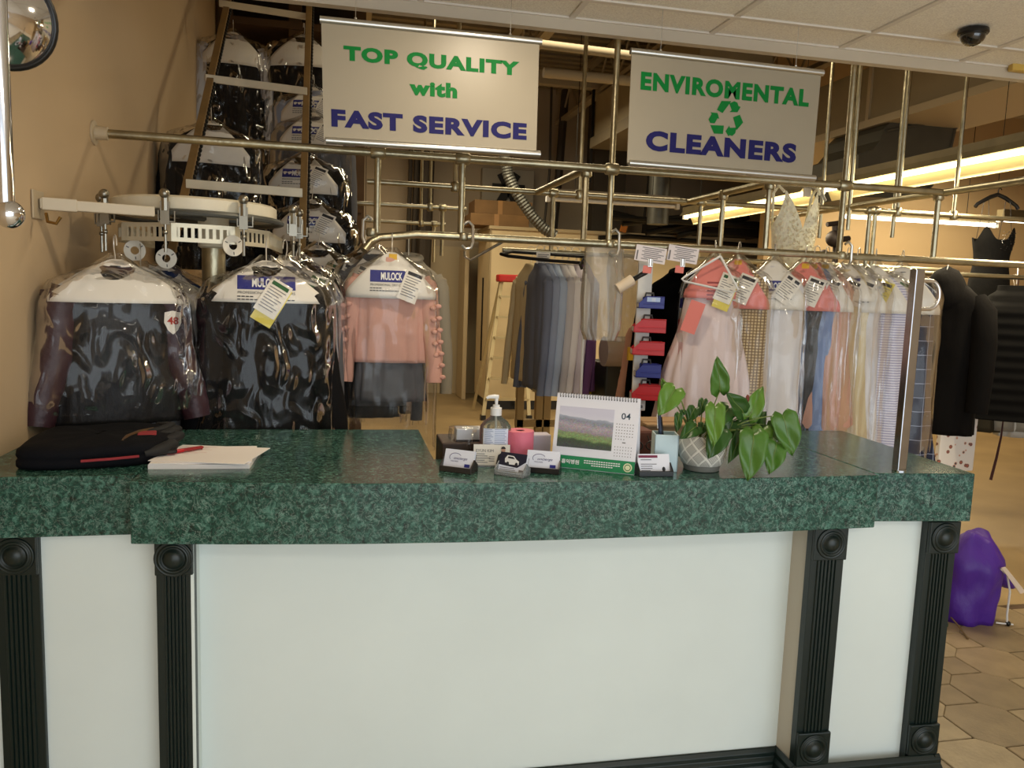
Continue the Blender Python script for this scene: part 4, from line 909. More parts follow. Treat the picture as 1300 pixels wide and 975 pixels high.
# white strip with five bins
YB = 3.40
s0, s1 = PY(812, 332, YB), PY(831, 332, YB); sb_ = PY(822, 516, YB)
o = thing('bin_rail', 'white vertical strip carrying five small parts bins', 'strip', (s0.x, YB, s0.z))
sx = (s0.x + s1.x) / 2 - .004; sw = .034
MB().box(sx - sw, YB, sb_.z - .02, sx + sw, YB + .012, ZL + .02).build('strip', mat('white_enamel', (228, 224, 214), .4), o, bevel=.002)
MB().box(sx - .02, YB - .004, sb_.z - .012, sx + .03, YB, sb_.z + .012).build('label', WHITEP, o)
rb = MB(); put(rb, 'MS', lambda x, z: Vector((sx + x, YB - .0055, sb_.z + z)), .004, 0, .03, .012, .04); rb.build('lettering', DARK_INK, o, recalc=False)
REDB = mat('red_bin_plastic', (190, 14, 18), .4); BLUB = mat('blue_bin_plastic', (22, 32, 128), .4)
def bin_(label, px, py, w, h, m, card):
    c = PY(px, py, YB - .006); o = thing('parts_bin', label, 'bin', tuple(c), radians(-14), 'parts bins on the white strip'); L_ = dict(local=True)
    w2 = w / 2; dp = .085; t_ = .003; f_ = w * .26
    # open tray whose low front faces left, a sloping side facing the customer
    side = [(-w2, -h / 2 + .004), (w2, -h / 2), (w2, h / 2), (-w2 + f_, h / 2), (-w2, -h / 2 + h * .45)]
    b = MB()
    for y in (-dp, 0): b.prism(side, y - t_ / 2, y + t_ / 2, lambda a, bb, cc: Vector((a, cc, bb)))
    b.box(-w2, -dp, -h / 2, w2, 0, -h / 2 + t_); b.box(w2 - t_, -dp, -h / 2, w2, 0, h / 2); b.box(-w2, -dp, -h / 2, -w2 + t_, 0, -h / 2 + h * .45)
    b.tube([(-w2 + f_, -dp - .002, h / 2), (w2, -dp - .002, h / 2)], .003, 6); b.box(-w2 + .02, -dp - .004, -h * .16, w2 - .002, -dp, -h * .06)
    b.build('tray', m, o, bevel=.001, seg=1, **L_)
    MB().box(-w2 - .002, -dp * .8, -h / 2 + .006, -w2, -dp * .2, -h / 2 + h * .42).build('label_slot', mat('grey_card', (200, 190, 176), .6), o, **L_)
    MB().tube([(-.02, -.004, h / 2 - .004), (-.016, -.008, h / 2 + .016), (.016, -.008, h / 2 + .016), (.02, -.004, h / 2 - .004)], .0045, 6).build('hanging_clip', mat('grey_plastic', (92, 90, 86), .4), o, smooth=True, **L_)
    if card:
        cm = MB().box(-w2 + f_ + .005, -dp - .006, h * .08, w2 - .02, -dp - .004, h * .46).build('bin_card', mat('pale_blue_card', (176, 196, 232), .5), o, **L_)
        q = MB()
        for k in range(3): rect(q, lambda x, z: Vector((x, -dp - .0075, z)), -w2 + f_ + .025, h * (.14 + .1 * k), w2 - .04, h * (.18 + .1 * k))
        q.build('print', WHITE_INK, cm, recalc=False, **L_)
bin_('blue parts bin with pale blue card, top of the white strip', 824, 384, .112, .052, BLUB, True)
bin_('red parts bin second from the top of the white strip', 822, 413, .142, .060, REDB, False)
bin_('red parts bin in the middle of the white strip', 820, 441, .142, .060, REDB, False)
bin_('blue parts bin without card, fourth down the white strip', 820, 469, .112, .060, BLUB, False)
bin_('red parts bin at the bottom of the white strip, touching a plant leaf', 819, 496, .142, .068, REDB, False)
c = PY(800, 449, 3.46); tag(MB().box(c.x - .012, 3.45, c.z - .03, c.x + .016, 3.47, c.z + .03).build('amber_tag_strip', mat('amber_tag', (236, 184, 40), .6)), 'small amber tag strip left of the middle red bin', 'tag')
# order slips clipped on the rail
for lab, px in (('printed order slip on bulldog clip, left one above the bins', 826), ('printed order slip on bulldog clip, right one beside the gown', 867)):
    c = PY(px, 323, YR - .035); o = thing('order_slip', lab, 'paper', tuple(c), radians(-8), 'order slips clipped to the front rail'); L_ = dict(local=True)
    tl = radians(-7); R = Matrix.Rotation(-tl, 4, 'Y')
    MB().box(-.068, -.001, -.034, .068, .001, .034, R).build('slip', mat('lilac_paper', (232, 222, 222), .8), o, **L_)
    q = MB()
    for k in range(7): rect(q, lambda x, z: R @ Vector((x, -.0025, z)), -.04 + .01 * (k % 2), .024 - .008 * k, .058 - .012 * (k % 3), .027 - .008 * k)
    rect(q, lambda x, z: R @ Vector((x, -.0025, z)), -.062, -.03, -.056, .01); q.build('slip_print', GREY_INK, o, recalc=False, **L_)
    MB().prism([(-.012, -.006), (.012, -.006), (.008, .006), (-.008, .006)], -.055, -.018, lambda a, b, cc: Vector((a, b, cc))).build('bulldog_clip', BRUSH, o, bevel=.002, **L_)
    MB().tube([(-.006, -.008, -.02), (-.006, -.012, -.05), (.006, -.012, -.05), (.006, -.008, -.02)], .0018, 5).build('clip_wire', CHROME, o, smooth=True, **L_)
    MB().box(-.026, -.004, -.082, .012, -.002, -.05, Matrix.Rotation(.08, 4, 'Y')).build('pink_tag', PINKP, o, **L_)
a, b = PY(783, 367, 3.30), PY(812, 350, 3.30); d_ = (b - a).normalized()
o = thing('lint_roller', 'lint roller with cream sheets and black handle hung beside the strip', 'lint roller', tuple(a))
Mz = Matrix.Translation(a) @ d_.to_track_quat('Z', 'Y').to_matrix().to_4x4()
MB().lathe([(.012, 0), (.0245, 0), (.0245, .082), (.012, .082)], 24, Mz).build('sheet_roll', mat('cream_sheet', (226, 206, 178), .5), o, smooth=True)
MB().lathe([(.010, .082), (.017, .083), (.012, .092), (.0105, .12), (.0125, .15), (.008, .17)], 16, Mz).build('handle', BLACKP, o, smooth=True)

# ------------------------------------------------------------------ things on the counter
def on(x, y): return PZ(x, y, ZT)
# folded garment bag
BAGM = mat('black_nylon_weave', (11, 12, 17), .8, bump=(120, .4, .003), spec=.15); BAGT = mat('black_webbing', (20, 20, 21), .7)
p0 = Vector((-.652, 2.365, ZT)); o = thing('folded_garment_bag', 'black folded garment bag with zip pocket lying by the papers', 'bag', tuple(p0), radians(6)); L_ = dict(local=True); o.scale = (.88, 1, .74)
def bagring(s, z, sag=0):
    out = []
    base = [(x * .80, y * .86) for x, y in [(-.235, -.19), (-.10, -.215), (.08, -.20), (.20, -.16), (.262, -.04), (.262, .06), (.21, .20), (.06, .235), (-.12, .235), (-.215, .20), (-.25, .05), (-.252, -.10)]]
    n = len(base); P = []
    for i in range(n):
        for k in range(4):
            t_ = k / 4; a, b, c, d_ = [Vector((*base[(i + q) % n], 0)) for q in (-1, 0, 1, 2)]
            P.append(.5 * ((2 * b) + (-a + c) * t_ + (2 * a - 5 * b + 4 * c - d_) * t_ * t_ + (-a + 3 * b - 3 * c + d_) * t_ ** 3))
    return [Vector((p.x * s, p.y * s, z + sag * noise.noise(Vector((p.x * 5, p.y * 5, 3))))) for p in P]
MB().loft([bagring(.97, .002), bagring(1.0, .012, .004), bagring(1.0, .030, .006), bagring(.975, .038, .008), bagring(.985, .042, .008), bagring(1.0, .052, .008), bagring(.99, .068, .010), bagring(.93, .080, .012), bagring(.75, .086, .014), bagring(.45, .088, .012), bagring(.1, .089, .01)]).build('bag_body', BAGM, o, smooth=2, **L_)
zp = [Vector((.08, -.13, .084)), Vector((.085, -.07, .089)), Vector((.11, .0, .089)), Vector((.145, .05, .086))]
MB().tube(zp, .006, 8).build('zip', mat('brass_zip', (112, 84, 52), .4, .6), o, smooth=True, **L_)
MB().box(.105, -.065, .082, .160, -.005, .089, Matrix.Rotation(.1, 4, 'Z')).build('pocket_lining', mat('red_lining', (150, 44, 50), .8), o, bevel=.003, **L_)
for k, (x, y, z, r_) in enumerate(((.19, -.08, .040, .024), (.205, .0, .055, .020), (.195, .05, .068, .018), (.175, .08, .078, .016))):
    MB().tube([(x - .05, y - .06, z), (x, y - .03, z + .006), (x + .02, y + .02, z + .008), (x - .03, y + .08, z)], [r_ * .6, r_, r_, r_ * .6], 10).build('handle_fold', BAGT, o, smooth=True, **L_)
MB().box(.12, -.18, .03, .19, -.13, .046, Matrix.Rotation(.3, 4, 'Z')).build('buckle', BLACKP, o, bevel=.006, **L_)
MB().tube([(-.02, -.192, .034), (.06, -.182, .036), (.13, -.158, .036)], .005, 6).build('red_piping', mat('red_lining', (150, 44, 50), .8), o, smooth=True, **L_)
# paper stack: each sheet rests a little turned on the next
for i, (lab, th, ang_, dx, dy) in enumerate((('stack of white paper at the bottom of the pile beside the bag', .012, -2, 0, 0), ('loose white sheets lying squarely in the middle of the paper pile', .003, 2, -.004, .006), ('top printed sheet turned askew on the paper pile', .0015, -13, .012, .0))):
    z0 = ZT + (0, .0125, .0160)[i]
    o = thing('paper_sheet', lab, 'paper', (-.36 + dx, 2.285 + dy, z0), radians(ang_), 'papers on the left of the counter')
    MB().box(-.128, -.108, 0, .128, .108, th).build('sheet', mat('office_paper', (242, 236, 232), .75), o, local=True)
    if i == 2:
        q = MB()
        for k in range(9): rect(q, lambda x, y: Vector((x, y, th + .0006)), -.11, .085 - .012 * k, -.02 - .02 * (k % 3), .087 - .012 * k)
        q.build('print', mat('pale_red_ink', (214, 160, 154), .8), o, recalc=False, local=True)
a, b = on(206, 587) + Vector((0, 0, .024)), on(258, 578) + Vector((0, 0, .024))
a.z = b.z = ZT + .0242; d_ = (b - a).normalized()
o = thing('red_pen', 'red ballpoint pen lying on the paper pile', 'pen', tuple(a)); Mz = Matrix.Translation(a) @ d_.to_track_quat('Z', 'Y').to_matrix().to_4x4(); PL = (b - a).length
REDP = mat('red_pen_plastic', (190, 24, 36), .25)
MB().lathe([(.001, -.004), (.0045, .01), (.0058, .03), (.0056, PL * .5)], 14, Mz).build('grip', REDP, o, smooth=True)
MB().lathe([(.0052, PL * .5), (.005, PL - .006), (.003, PL)], 14, Mz).build('barrel', mat('dark_red_clear', (150, 40, 44), .15), o, smooth=True)
MB().tube([Mz @ Vector((.0, -.0075, PL * .62)), Mz @ Vector((0, -.0085, PL * .95)), Mz @ Vector((0, -.003, PL * .98))], .0018, 6).build('clip', REDP, o)
# business card holders
def holder(label, px, py, rz, w, card, m, flip=1, clear=False, dark=True):
    c = on(px, py); o = thing('card_holder', label, 'card holder', tuple(c), radians(rz), 'business card holders along the counter front'); L_ = dict(local=True)
    w2 = w / 2; tl = radians(20)
    b = MB().box(-w2 - .003, -.012, 0, w2 + .003, .035, .004); b.box(-w2 - .003, -.014, 0, w2 + .003, -.011, .016)
    for s_ in (-1, 1): b.prism([(-.014, 0), (.035, 0), (.035, .02), (.012, .036), (-.014, .016)], s_ * w2 - .002 + s_ * .002, s_ * w2 + .002 + s_ * .002, lambda a, bb, cc: Vector((cc, a, bb)))
    Rb = Matrix.Translation((0, .004, .004)) @ Matrix.Rotation(-tl, 4, 'X')
    b.box(-w2, .010, 0, w2, .013, .05, Rb); b.build('holder', m, o, bevel=.0012, seg=1, **L_)
    st = MB().box(-w2, -.003, 0.001, w2, .008, .056, Rb).build('card_stack', PAPERB, o, **L_)
    card(o, st, lambda x, z: Rb @ Vector((x, -.0045, z)), w, L_); return o
def concierge(o, st, fn, w, L_):
    q = MB(); pts = [fn(-w * .12 - w * .20 * sin(a_), .034 + .012 * cos(a_)) for a_ in [radians(v) for v in range(-60, 140, 20)]]
    q.tube(pts, .0007, 4); put(q, 'oncierge', fn, w * .06, .031, w * .46, .009, 0, .35); put(q, 'WELLNESS', fn, -.012, .0235, w * .26, .0035)
    q.build('card_lettering', mat('violet_ink', (62, 54, 112), .7), st, recalc=False, **L_)
    q = MB(); rect(q, fn, w * .22, .009, w * .40, .018); q.build('card_logo', INK, st, recalc=False, **L_)
BROWNH = mat('smoked_brown_plastic', (56, 50, 46), .22)
holder('brown card holder with white script-lettered cards, leftmost in the row', 580, 599, -33, .088, concierge, BROWNH)
def carcard(o, st, fn, w, L_):
    q = MB(); vs = [fn(x * w, z) for x, z in ((-.5, .057), (.5, .057), (.5, .036), (.2, .018), (-.5, .022))]; q.add(vs, [(0, 4, 3, 2, 1)]); q.build('dark_band', mat('night_blue_ink', (20, 24, 48), .5), st, recalc=False, **L_)
    q = MB(); e = lambda x, z: fn(x * w, z) + Vector((0, -.0012, 0)); q.add([e(*v) for v in ((-.30, .040), (-.22, .050), (.02, .049), (.14, .040), (.24, .036), (.24, .026), (-.10, .025), (-.28, .030))], [tuple(range(8))])
    q.build('car_picture', WHITEP, st, recalc=False, **L_)
    q = MB(); e = lambda x, z: fn(x * w, z) + Vector((0, -.002, 0))
    for cx_ in (-.17, .16):
        q.add([e(cx_ + .055 * cos(2 * pi * k / 12), .027 + .0055 * sin(2 * pi * k / 12)) for k in range(12)], [tuple(range(12))])
    q.add([e(*v) for v in ((-.18, .047), (.0, .0465), (.08, .041), (-.2, .042))], [(0, 1, 2, 3)]); q.build('car_windows', DARK_INK, st, recalc=False, **L_)
    q = MB()
    for k in range(3): rect(q, fn, -w * .45, .014 - .005 * k, w * (.1 + .05 * k), .0155 - .005 * k)
    rect(q, fn, w * .28, .005, w * .45, .013); q.build('card_print', GREY_INK, st, recalc=False, **L_)
holder('clear card holder with dark blue car-picture cards in front of the tape', 648, 604, -38, .080, carcard, mat('clear_acrylic', (225, 228, 228), .08, trans=.8))
holder('dark brown card holder with script-lettered cards left of the calendar', 688, 600, -24, .092, concierge, mat('dark_brown_plastic', (36, 32, 32), .25))
def medcard(o, st, fn, w, L_):
    q = MB(); rect(q, fn, -w * .48, .045, w * .12, .052); q.build('maroon_band', mat('maroon_ink', (120, 40, 70), .7), st, recalc=False, **L_)
    q = MB()
    for k, ww in enumerate((.34, 0, .5, .36, .36, .3)):
        if ww: rect(q, fn, -w * .42, .0385 - .006 * k, -w * .42 + w * ww, .040 - .006 * k)
    q.add([fn(w * .30 + .005 * cos(a_), .013 + .007 * sin(a_)) for a_ in [2 * pi * k / 8 for k in range(8)]], [tuple(range(8))]); q.build('card_print', DARK_INK, st, recalc=False, **L_)
holder('black card holder with maroon-topped cards right of the calendar', 831, 604, -3, .092, medcard, BLACKP)
c = on(624, 592); o = thing('photo_card', 'white business card with a small portrait leaning on the sanitiser', 'card', tuple(c), radians(-8)); L_ = dict(local=True)
Rb = Matrix.Rotation(radians(-14), 4, 'X'); fn = lambda x, z: Rb @ Vector((x, -.0016, z))
MB().box(-.052, 0, .003, .052, .002, .062, Rb).build('card', PAPER, o, **L_)
q = MB().prism([(-.054, -.012), (.054, -.012), (.054, .03), (-.054, .03)], 0, .004); q.build('stand', mat('clear_acrylic', (225, 228, 228), .08, trans=.8), o, **L_)
q = MB(); put(q, 'EYUN KIM', fn, -.020, .044, .05, .008); 
for k in range(5): rect(q, fn, -.046, .034 - .006 * k, -.02 + .008 * (k % 3), .0358 - .006 * k)
for k in range(3): rect(q, fn, -.008, .026 - .006 * k, .008, .0278 - .006 * k)
q.build('lettering', GREY_INK, o, recalc=False, **L_)
q = MB(); q.add([fn(x, z) for x, z in ((.012, .006), (.046, .006), (.05, .02), (.046, .034), (.036, .039), (.028, .039), (.018, .032))], [tuple(range(7))]); q.build('portrait_jacket', DARK_INK, o, recalc=False, **L_)
f2 = lambda x, z: fn(x, z) + Vector((0, -.0008, 0)); q = MB(); q.add([f2(.033 + .0058 * cos(a_), .0465 + .0085 * sin(a_)) for a_ in [2 * pi * k / 14 for k in range(14)]], [tuple(range(14))]); q.build('portrait_face', mat('skin_print', (206, 160, 136), .7), o, recalc=False, **L_)
f3 = lambda x, z: fn(x, z) + Vector((0, -.0014, 0)); q = MB(); q.add([f3(.033 + .0066 * cos(a_), .050 + .007 * sin(a_)) for a_ in [pi * k / 8 for k in range(9)]], [tuple(range(9))]); q.build('portrait_hair', DARK_INK, o, recalc=False, **L_)
# sanitiser pump bottle
c = PZ(629, 588, ZT); c = Vector((PY(629, 560, 2.21).x, 2.215, ZT)); o = thing('sanitiser_bottle', 'clear hand sanitiser bottle with white pump behind the business cards', 'bottle', tuple(c), radians(-8)); L_ = dict(local=True)
S_ = Matrix.Diagonal((1, .62, 1, 1)); bh = PY(628, 527, 2.215).z - ZT
MB().lathe([(.034, 0), (.044, .004), (.046, .012), (.046, bh * .70), (.044, bh * .78), (.034, bh * .88), (.018, bh * .96), (.015, bh)], 36, S_).build('bottle_body', mat('clear_gel_plastic', (224, 232, 222), .06, trans=.92), o, smooth=True, **L_)
lb = MB().grid(lambda u, v: Vector((.0475 * sin((u - .5) * 1.7), -.0295 * cos((u - .5) * 1.7), .012 + bh * .66 * v)), 12, 4).build('label', mat('pale_label', (222, 228, 242), .5), o, smooth=2, recalc=False, **L_)
q = MB(); lf = lambda x, z: Vector((.0482 * sin(x * 20), -.0303 * cos(x * 20), z))
for k in range(17):
    rect(q, lf, -.036, .016 + bh * .038 * k, -.008 - .004 * (k % 3), .0175 + bh * .038 * k, 3); rect(q, lf, -.004, .016 + bh * .038 * k, .034 - .005 * (k % 2), .0175 + bh * .038 * k, 3)
q.build('label_print', mat('pale_blue_print', (134, 148, 186), .7), lb, recalc=False, **L_)
MB().lathe([(.0001, bh), (.0165, bh), (.0165, bh + .022), (.010, bh + .024), (.010, bh + .030), (.0045, bh + .031), (.0055, bh + .052), (.0001, bh + .053)], 24).build('pump_cap', WHITEP, o, smooth=True, **L_)
MB().tube([(.006, 0, bh + .053), (-.008, -.001, bh + .054), (-.022, -.002, bh + .053), (-.029, -.003, bh + .049)], [.0065, .0065, .005, .004], 10).build('nozzle', WHITEP, o, smooth=True, **L_)
MB().tube([(0, 0, bh), (.002, 0, .02)], .003, 6).build('dip_tube', WHITEP, o, **L_)
# pink tape roll
c = Vector((PY(660, 570, 2.20).x, 2.205, ZT)); o = thing('pink_tape_roll', 'thick roll of pink tag tape standing beside the sanitiser', 'roll', tuple(c))
hh = PY(660, 549, 2.17).z - ZT
MB().lathe([(.013, 0), (.040, 0), (.0405, .003), (.0405, hh - .003), (.040, hh), (.013, hh), (.013, 0)], 36, cap=False).build('tape', mat('pink_paper_tape', (226, 116, 138), .6, bump=(60, .2)), o, smooth=True, local=True)
MB().lathe([(.013, .002), (.013, hh - .002), (.010, hh - .002), (.010, .002), (.013, .002)], 20, cap=False).build('core', WOODD, o, smooth=True, local=True)
MB().lathe([(.0408, 0.0), (.0408, .016), (.042, .016), (.042, 0)], 36, cap=False).build('wrapper', mat('lilac_wrapper', (206, 180, 206), .3), o, smooth=True, local=True)
# items on the till shelf
zz = .74
def bx(name, label, cat, px0, py0, px1, py1, Y, dep, m, bev=.004, ztop=None):
    a, b = PY(px0, py1, Y), PY(px1, py0, Y); o = tag(MB().box(a.x, Y, a.z, b.x, Y + dep, b.z).build(name, m, bevel=bev), label, cat); return o
o = thing('wrapped_tissue_pack', 'clear-wrapped grey and white pack behind the sanitiser', 'pack', tuple(PY(590, 575, 2.30)))
a, b = PY(577, 573, 2.30), PY(613, 544, 2.30)
MB().box(a.x, 2.29, .74, b.x, 2.36, a.z + .02).build('stand', WOODD, o); MB().box(a.x + .004, 2.295, a.z + .02, b.x, 2.35, b.z).build('pack', mat('pale_grey_card', (210, 212, 220), .5), o, bevel=.003)
MB().box(a.x + .003, 2.293, a.z + .028, b.x, 2.295, a.z + .036).build('band', DARK_INK, o)
MB().loft(hull([(0, .045, .04), (-.03, .05, .045), (-.07, .05, .045)], 5, .1, 7, n=40, m=14, crumple=.008), caps=(True, False)).build('wrapper', FILM, o, local=True, smooth=2, recalc=False)
o.children[-1].location = (0.0, .02, .075)
bx('till_box', 'dark brown box set in the counter cut-out behind the cards', 'box', 560, 562, 628, 610, 2.275, .15, WOODD)
bx('white_tape_roll_box', 'small lilac and white carton right of the pink tape roll', 'box', 676, 552, 700, 580, 2.28, .05, mat('lilac_card', (206, 200, 216), .6))
CARD = mat('brown_cardboard', (176, 142, 102), .8, var=(8, .08))
o = thing('cardboard_box', 'brown cardboard carton behind the pen cup', 'box', tuple(PY(845, 560, 2.6)))
a, b = PY(812, 600, 2.60), PY(905, 534, 2.60); MB().box(a.x, 2.60, .741, b.x, 2.69, b.z).build('carton', CARD, o, bevel=.004); MB().box(a.x, 2.55, b.z - .012, b.x, 2.60, b.z - .006).build('flap', CARD, o)
o = thing('eyeglasses', 'black wire eyeglasses lying between calendar and pen cup', 'glasses', tuple(PY(818, 566, 2.32)))
for s_ in (-1, 1):
    c = PY(818, 566, 2.33) + Vector((s_ * .028, 0, 0)); MB().tube([c + Vector((.022 * cos(2 * pi * k / 20), .004 * sin(2 * pi * k / 20), .014 * sin(2 * pi * k / 20))) for k in range(20)], .0022, 6, closed=True).build('rim', BLACKP, o, smooth=True)
MB().tube([PY(822, 553, 2.36), PY(825, 561, 2.35), PY(826, 566, 2.33)], .0018, 6).build('temple', BLACKP, o, smooth=True)
bx('leather_case', 'reddish brown leather case behind the calendar', 'case', 802, 546, 830, 592, 2.38, .08, mat('red_brown_leather', (112, 66, 54), .5, bump=(30, .3)), .01)
a = PY(545, 588, 2.30); tag(MB().prism([(a.x - .06, 2.33), (a.x + .012, 2.29), (a.x + .008, 2.285), (a.x - .07, 2.315)], .741, a.z).build('red_folder', mat('red_card', (168, 40, 36), .6)), 'red folder edge showing in the counter cut-out below the hanging bag', 'folder')

# desk calendar
cl, cr_ = PZ(700, 592, ZT), PZ(804, 603, ZT)
wv = cr_ - cl; cw = wv.length + .004; rz = math.atan2(wv.y, wv.x); chh = .213
o = thing('desk_calendar', 'white tent desk calendar open at 04 with hillside town photo', 'calendar', tuple((cl + cr_) / 2), rz)
Rf = Matrix.Rotation(radians(-12), 4, 'X'); w2 = cw / 2; fn = lambda x, z: Rf @ Vector((x, -.0012, z)); L_ = dict(local=True)
base = MB().prism([(0, 0), (.002, 0), (.046, chh * .98), (.046, chh), (.044, chh)], -w2, w2, lambda a, b, c: Vector((c, a, b)))
MB().box(-w2, 0, 0, w2, .0015, chh, Rf).build('front_board', mat('calendar_card', (240, 240, 246), .5), o, **L_)
MB().add([(-w2, .088, 0), (w2, .088, 0), (w2, .047, chh - .004), (-w2, .047, chh - .004), (-w2, .0895, 0), (w2, .0895, 0), (w2, .0485, chh - .004), (-w2, .0485, chh - .004)], [(0, 1, 2, 3), (7, 6, 5, 4), (0, 4, 5, 1), (2, 6, 7, 3), (0, 3, 7, 4), (1, 5, 6, 2)]).build('rear_board', mat('calendar_card', (240, 240, 246), .5), o, **L_)
MB().box(-w2, 0.001, 0, w2, .089, .002).build('base_board', mat('calendar_card', (240, 240, 246), .5), o, **L_)
pg = MB().box(-w2 + .002, -.0008, .037, w2 - .001, .0, chh - .001, Rf).build('page', mat('calendar_page', (238, 238, 246), .5), o, **L_)
q = MB()
for k in range(29):
    x = -w2 + .010 + (cw - .02) * k / 28; p = Rf @ Vector((x, 0, chh - .004))
    q.tube([p + Vector((0, -.0035, -.004)), p + Vector((0, -.004, .002)), p + Vector((0, .001, .007)), p + Vector((0, .006, .003)), p + Vector((0, .005, -.003))], .0009, 4)
tag(q.build('spiral_binding', mat('grey_wire', (120, 120, 124), .4, .8), o, **L_), kind='stuff')
q = MB()
for k in range(29): rect(q, fn, -w2 + .0085 + (cw - .02) * k / 28, chh - .0105, -w2 + .0115 + (cw - .02) * k / 28, chh - .006)
q.build('punched_holes', DARK_INK, pg, recalc=False, **L_)
def photo(nt, N, L, b):
    tc = N.new('ShaderNodeTexCoord'); sp = N.new('ShaderNodeSeparateXYZ'); L.new(tc.outputs['Generated'], sp.inputs[0])
    n = N.new('ShaderNodeTexNoise'); n.inputs['Scale'].default_value = 5; n.inputs['Detail'].default_value = 4; L.new(tc.outputs['Generated'], n.inputs['Vector'])
    ad = N.new('ShaderNodeMath'); ad.operation = 'MULTIPLY_ADD'; ad.inputs[1].default_value = .16; L.new(n.outputs['Fac'], ad.inputs[0]); L.new(sp.outputs['Z'], ad.inputs[2])
    xs = N.new('ShaderNodeMath'); xs.operation = 'MULTIPLY_ADD'; xs.inputs[1].default_value = .10; L.new(sp.outputs['X'], xs.inputs[0]); L.new(ad.outputs[0], xs.inputs[2])
    r = N.new('ShaderNodeValToRGB'); e = r.color_ramp.elements; e[0].position = .16; e[0].color = lin(70, 78, 76); e[1].position = .99; e[1].color = lin(206, 204, 226)
    for p, c in ((.30, (62, 84, 52)), (.36, (120, 158, 70)), (.46, (132, 150, 92)), (.50, (150, 138, 148)), (.66, (176, 160, 172)), (.78, (136, 140, 158)), (.845, (158, 168, 190)), (.87, (214, 212, 230))):
        x = e.new(p); x.color = lin(*c)
    L.new(xs.outputs[0], r.inputs[0])
    v = N.new('ShaderNodeTexVoronoi'); v.inputs['Scale'].default_value = 46; L.new(tc.outputs['Generated'], v.inputs['Vector'])
    gt = N.new('ShaderNodeMath'); gt.operation = 'LESS_THAN'; gt.inputs[1].default_value = .80; L.new(xs.outputs[0], gt.inputs[0])
    m3 = N.new('ShaderNodeMath'); m3.operation = 'MULTIPLY'; m3.inputs[1].default_value = .3; L.new(gt.outputs[0], m3.inputs[0])
    mx = N.new('ShaderNodeMixRGB'); mx.blend_type = 'OVERLAY'; L.new(m3.outputs[0], mx.inputs[0]); L.new(r.outputs[0], mx.inputs[1]); L.new(v.outputs['Color'], mx.inputs[2])
    hs = N.new('ShaderNodeHueSaturation'); hs.inputs['Saturation'].default_value = .75; L.new(mx.outputs[0], hs.inputs['Color']); L.new(hs.outputs[0], b.inputs['Base Color']); b.inputs['Roughness'].default_value = .5
MB().box(-w2 + .012, -.0018, .060, w2 * .42, -.0009, chh - .036, Rf).build('photo', node_mat('town_photo_print', photo), pg, **L_)
q = MB(); put(q, '04', fn, w2 * .70, chh - .052, .026, .018, .012); q.build('month_number', mat('teal_ink', (52, 74, 92), .6), pg, recalc=False, **L_)
q = MB()
for r_ in range(6):
    for k in range(7):
        if (r_ == 5 and k > 3): continue
        x = w2 * .50 + k * w2 * .064; z = chh - .075 - .0085 * r_; rect(q, fn, x - .0013, z - .0012, x + .0013, z + .0012)
        if r_ < 4: rect(q, fn, x - .0009, z - .066, x + .0009, z - .063)
rect(q, fn, w2 * .66, .085, w2 * .74, .088); q.build('date_print', GREY_INK, pg, recalc=False, **L_)
gb = MB().box(-w2, -.0016, .001, w2, -.0004, .036, Rf).build('green_band', mat('clinic_green', (28, 138, 86), .5), o, **L_)
fb = lambda x, z: Rf @ Vector((x, -.0028, z)); q = MB()
put(q, '홍익병원', fb, -w2 * .53, .0195, .052, .013, .03); put(q, '의료', fb, -w2 * .87, .0225, .011, .0052, .02); put(q, '법인', fb, -w2 * .87, .0155, .011, .0052, .02)
for k, (x0, x1) in enumerate(((-.20, .66), (-.20, .66), (-.02, .48))):
    x = x0
    while x < x1: rect(q, fb, w2 * x, .0245 - .0062 * k, w2 * (x + .045), .0275 - .0062 * k); x += .058
q.build('lettering', WHITE_INK, gb, recalc=False, **L_)
cc = lambda r_, e: [Rf @ Vector((w2 * .84 + r_ * cos(a_), -.0026 - e, .018 + r_ * sin(a_))) for a_ in [2 * pi * k / 24 for k in range(24)]]
MB().add(cc(.0125, 0), [tuple(range(24))]).build('seal', mat('cream_ink', (232, 232, 190), .6), gb, recalc=False, **L_)
MB().add(cc(.009, .0008), [tuple(range(24))]).build('seal_ring', GREEN_INK, gb, recalc=False, **L_); MB().add(cc(.007, .0014), [tuple(range(24))]).build('seal_center', mat('cream_ink', (232, 232, 190), .6), gb, recalc=False, **L_)

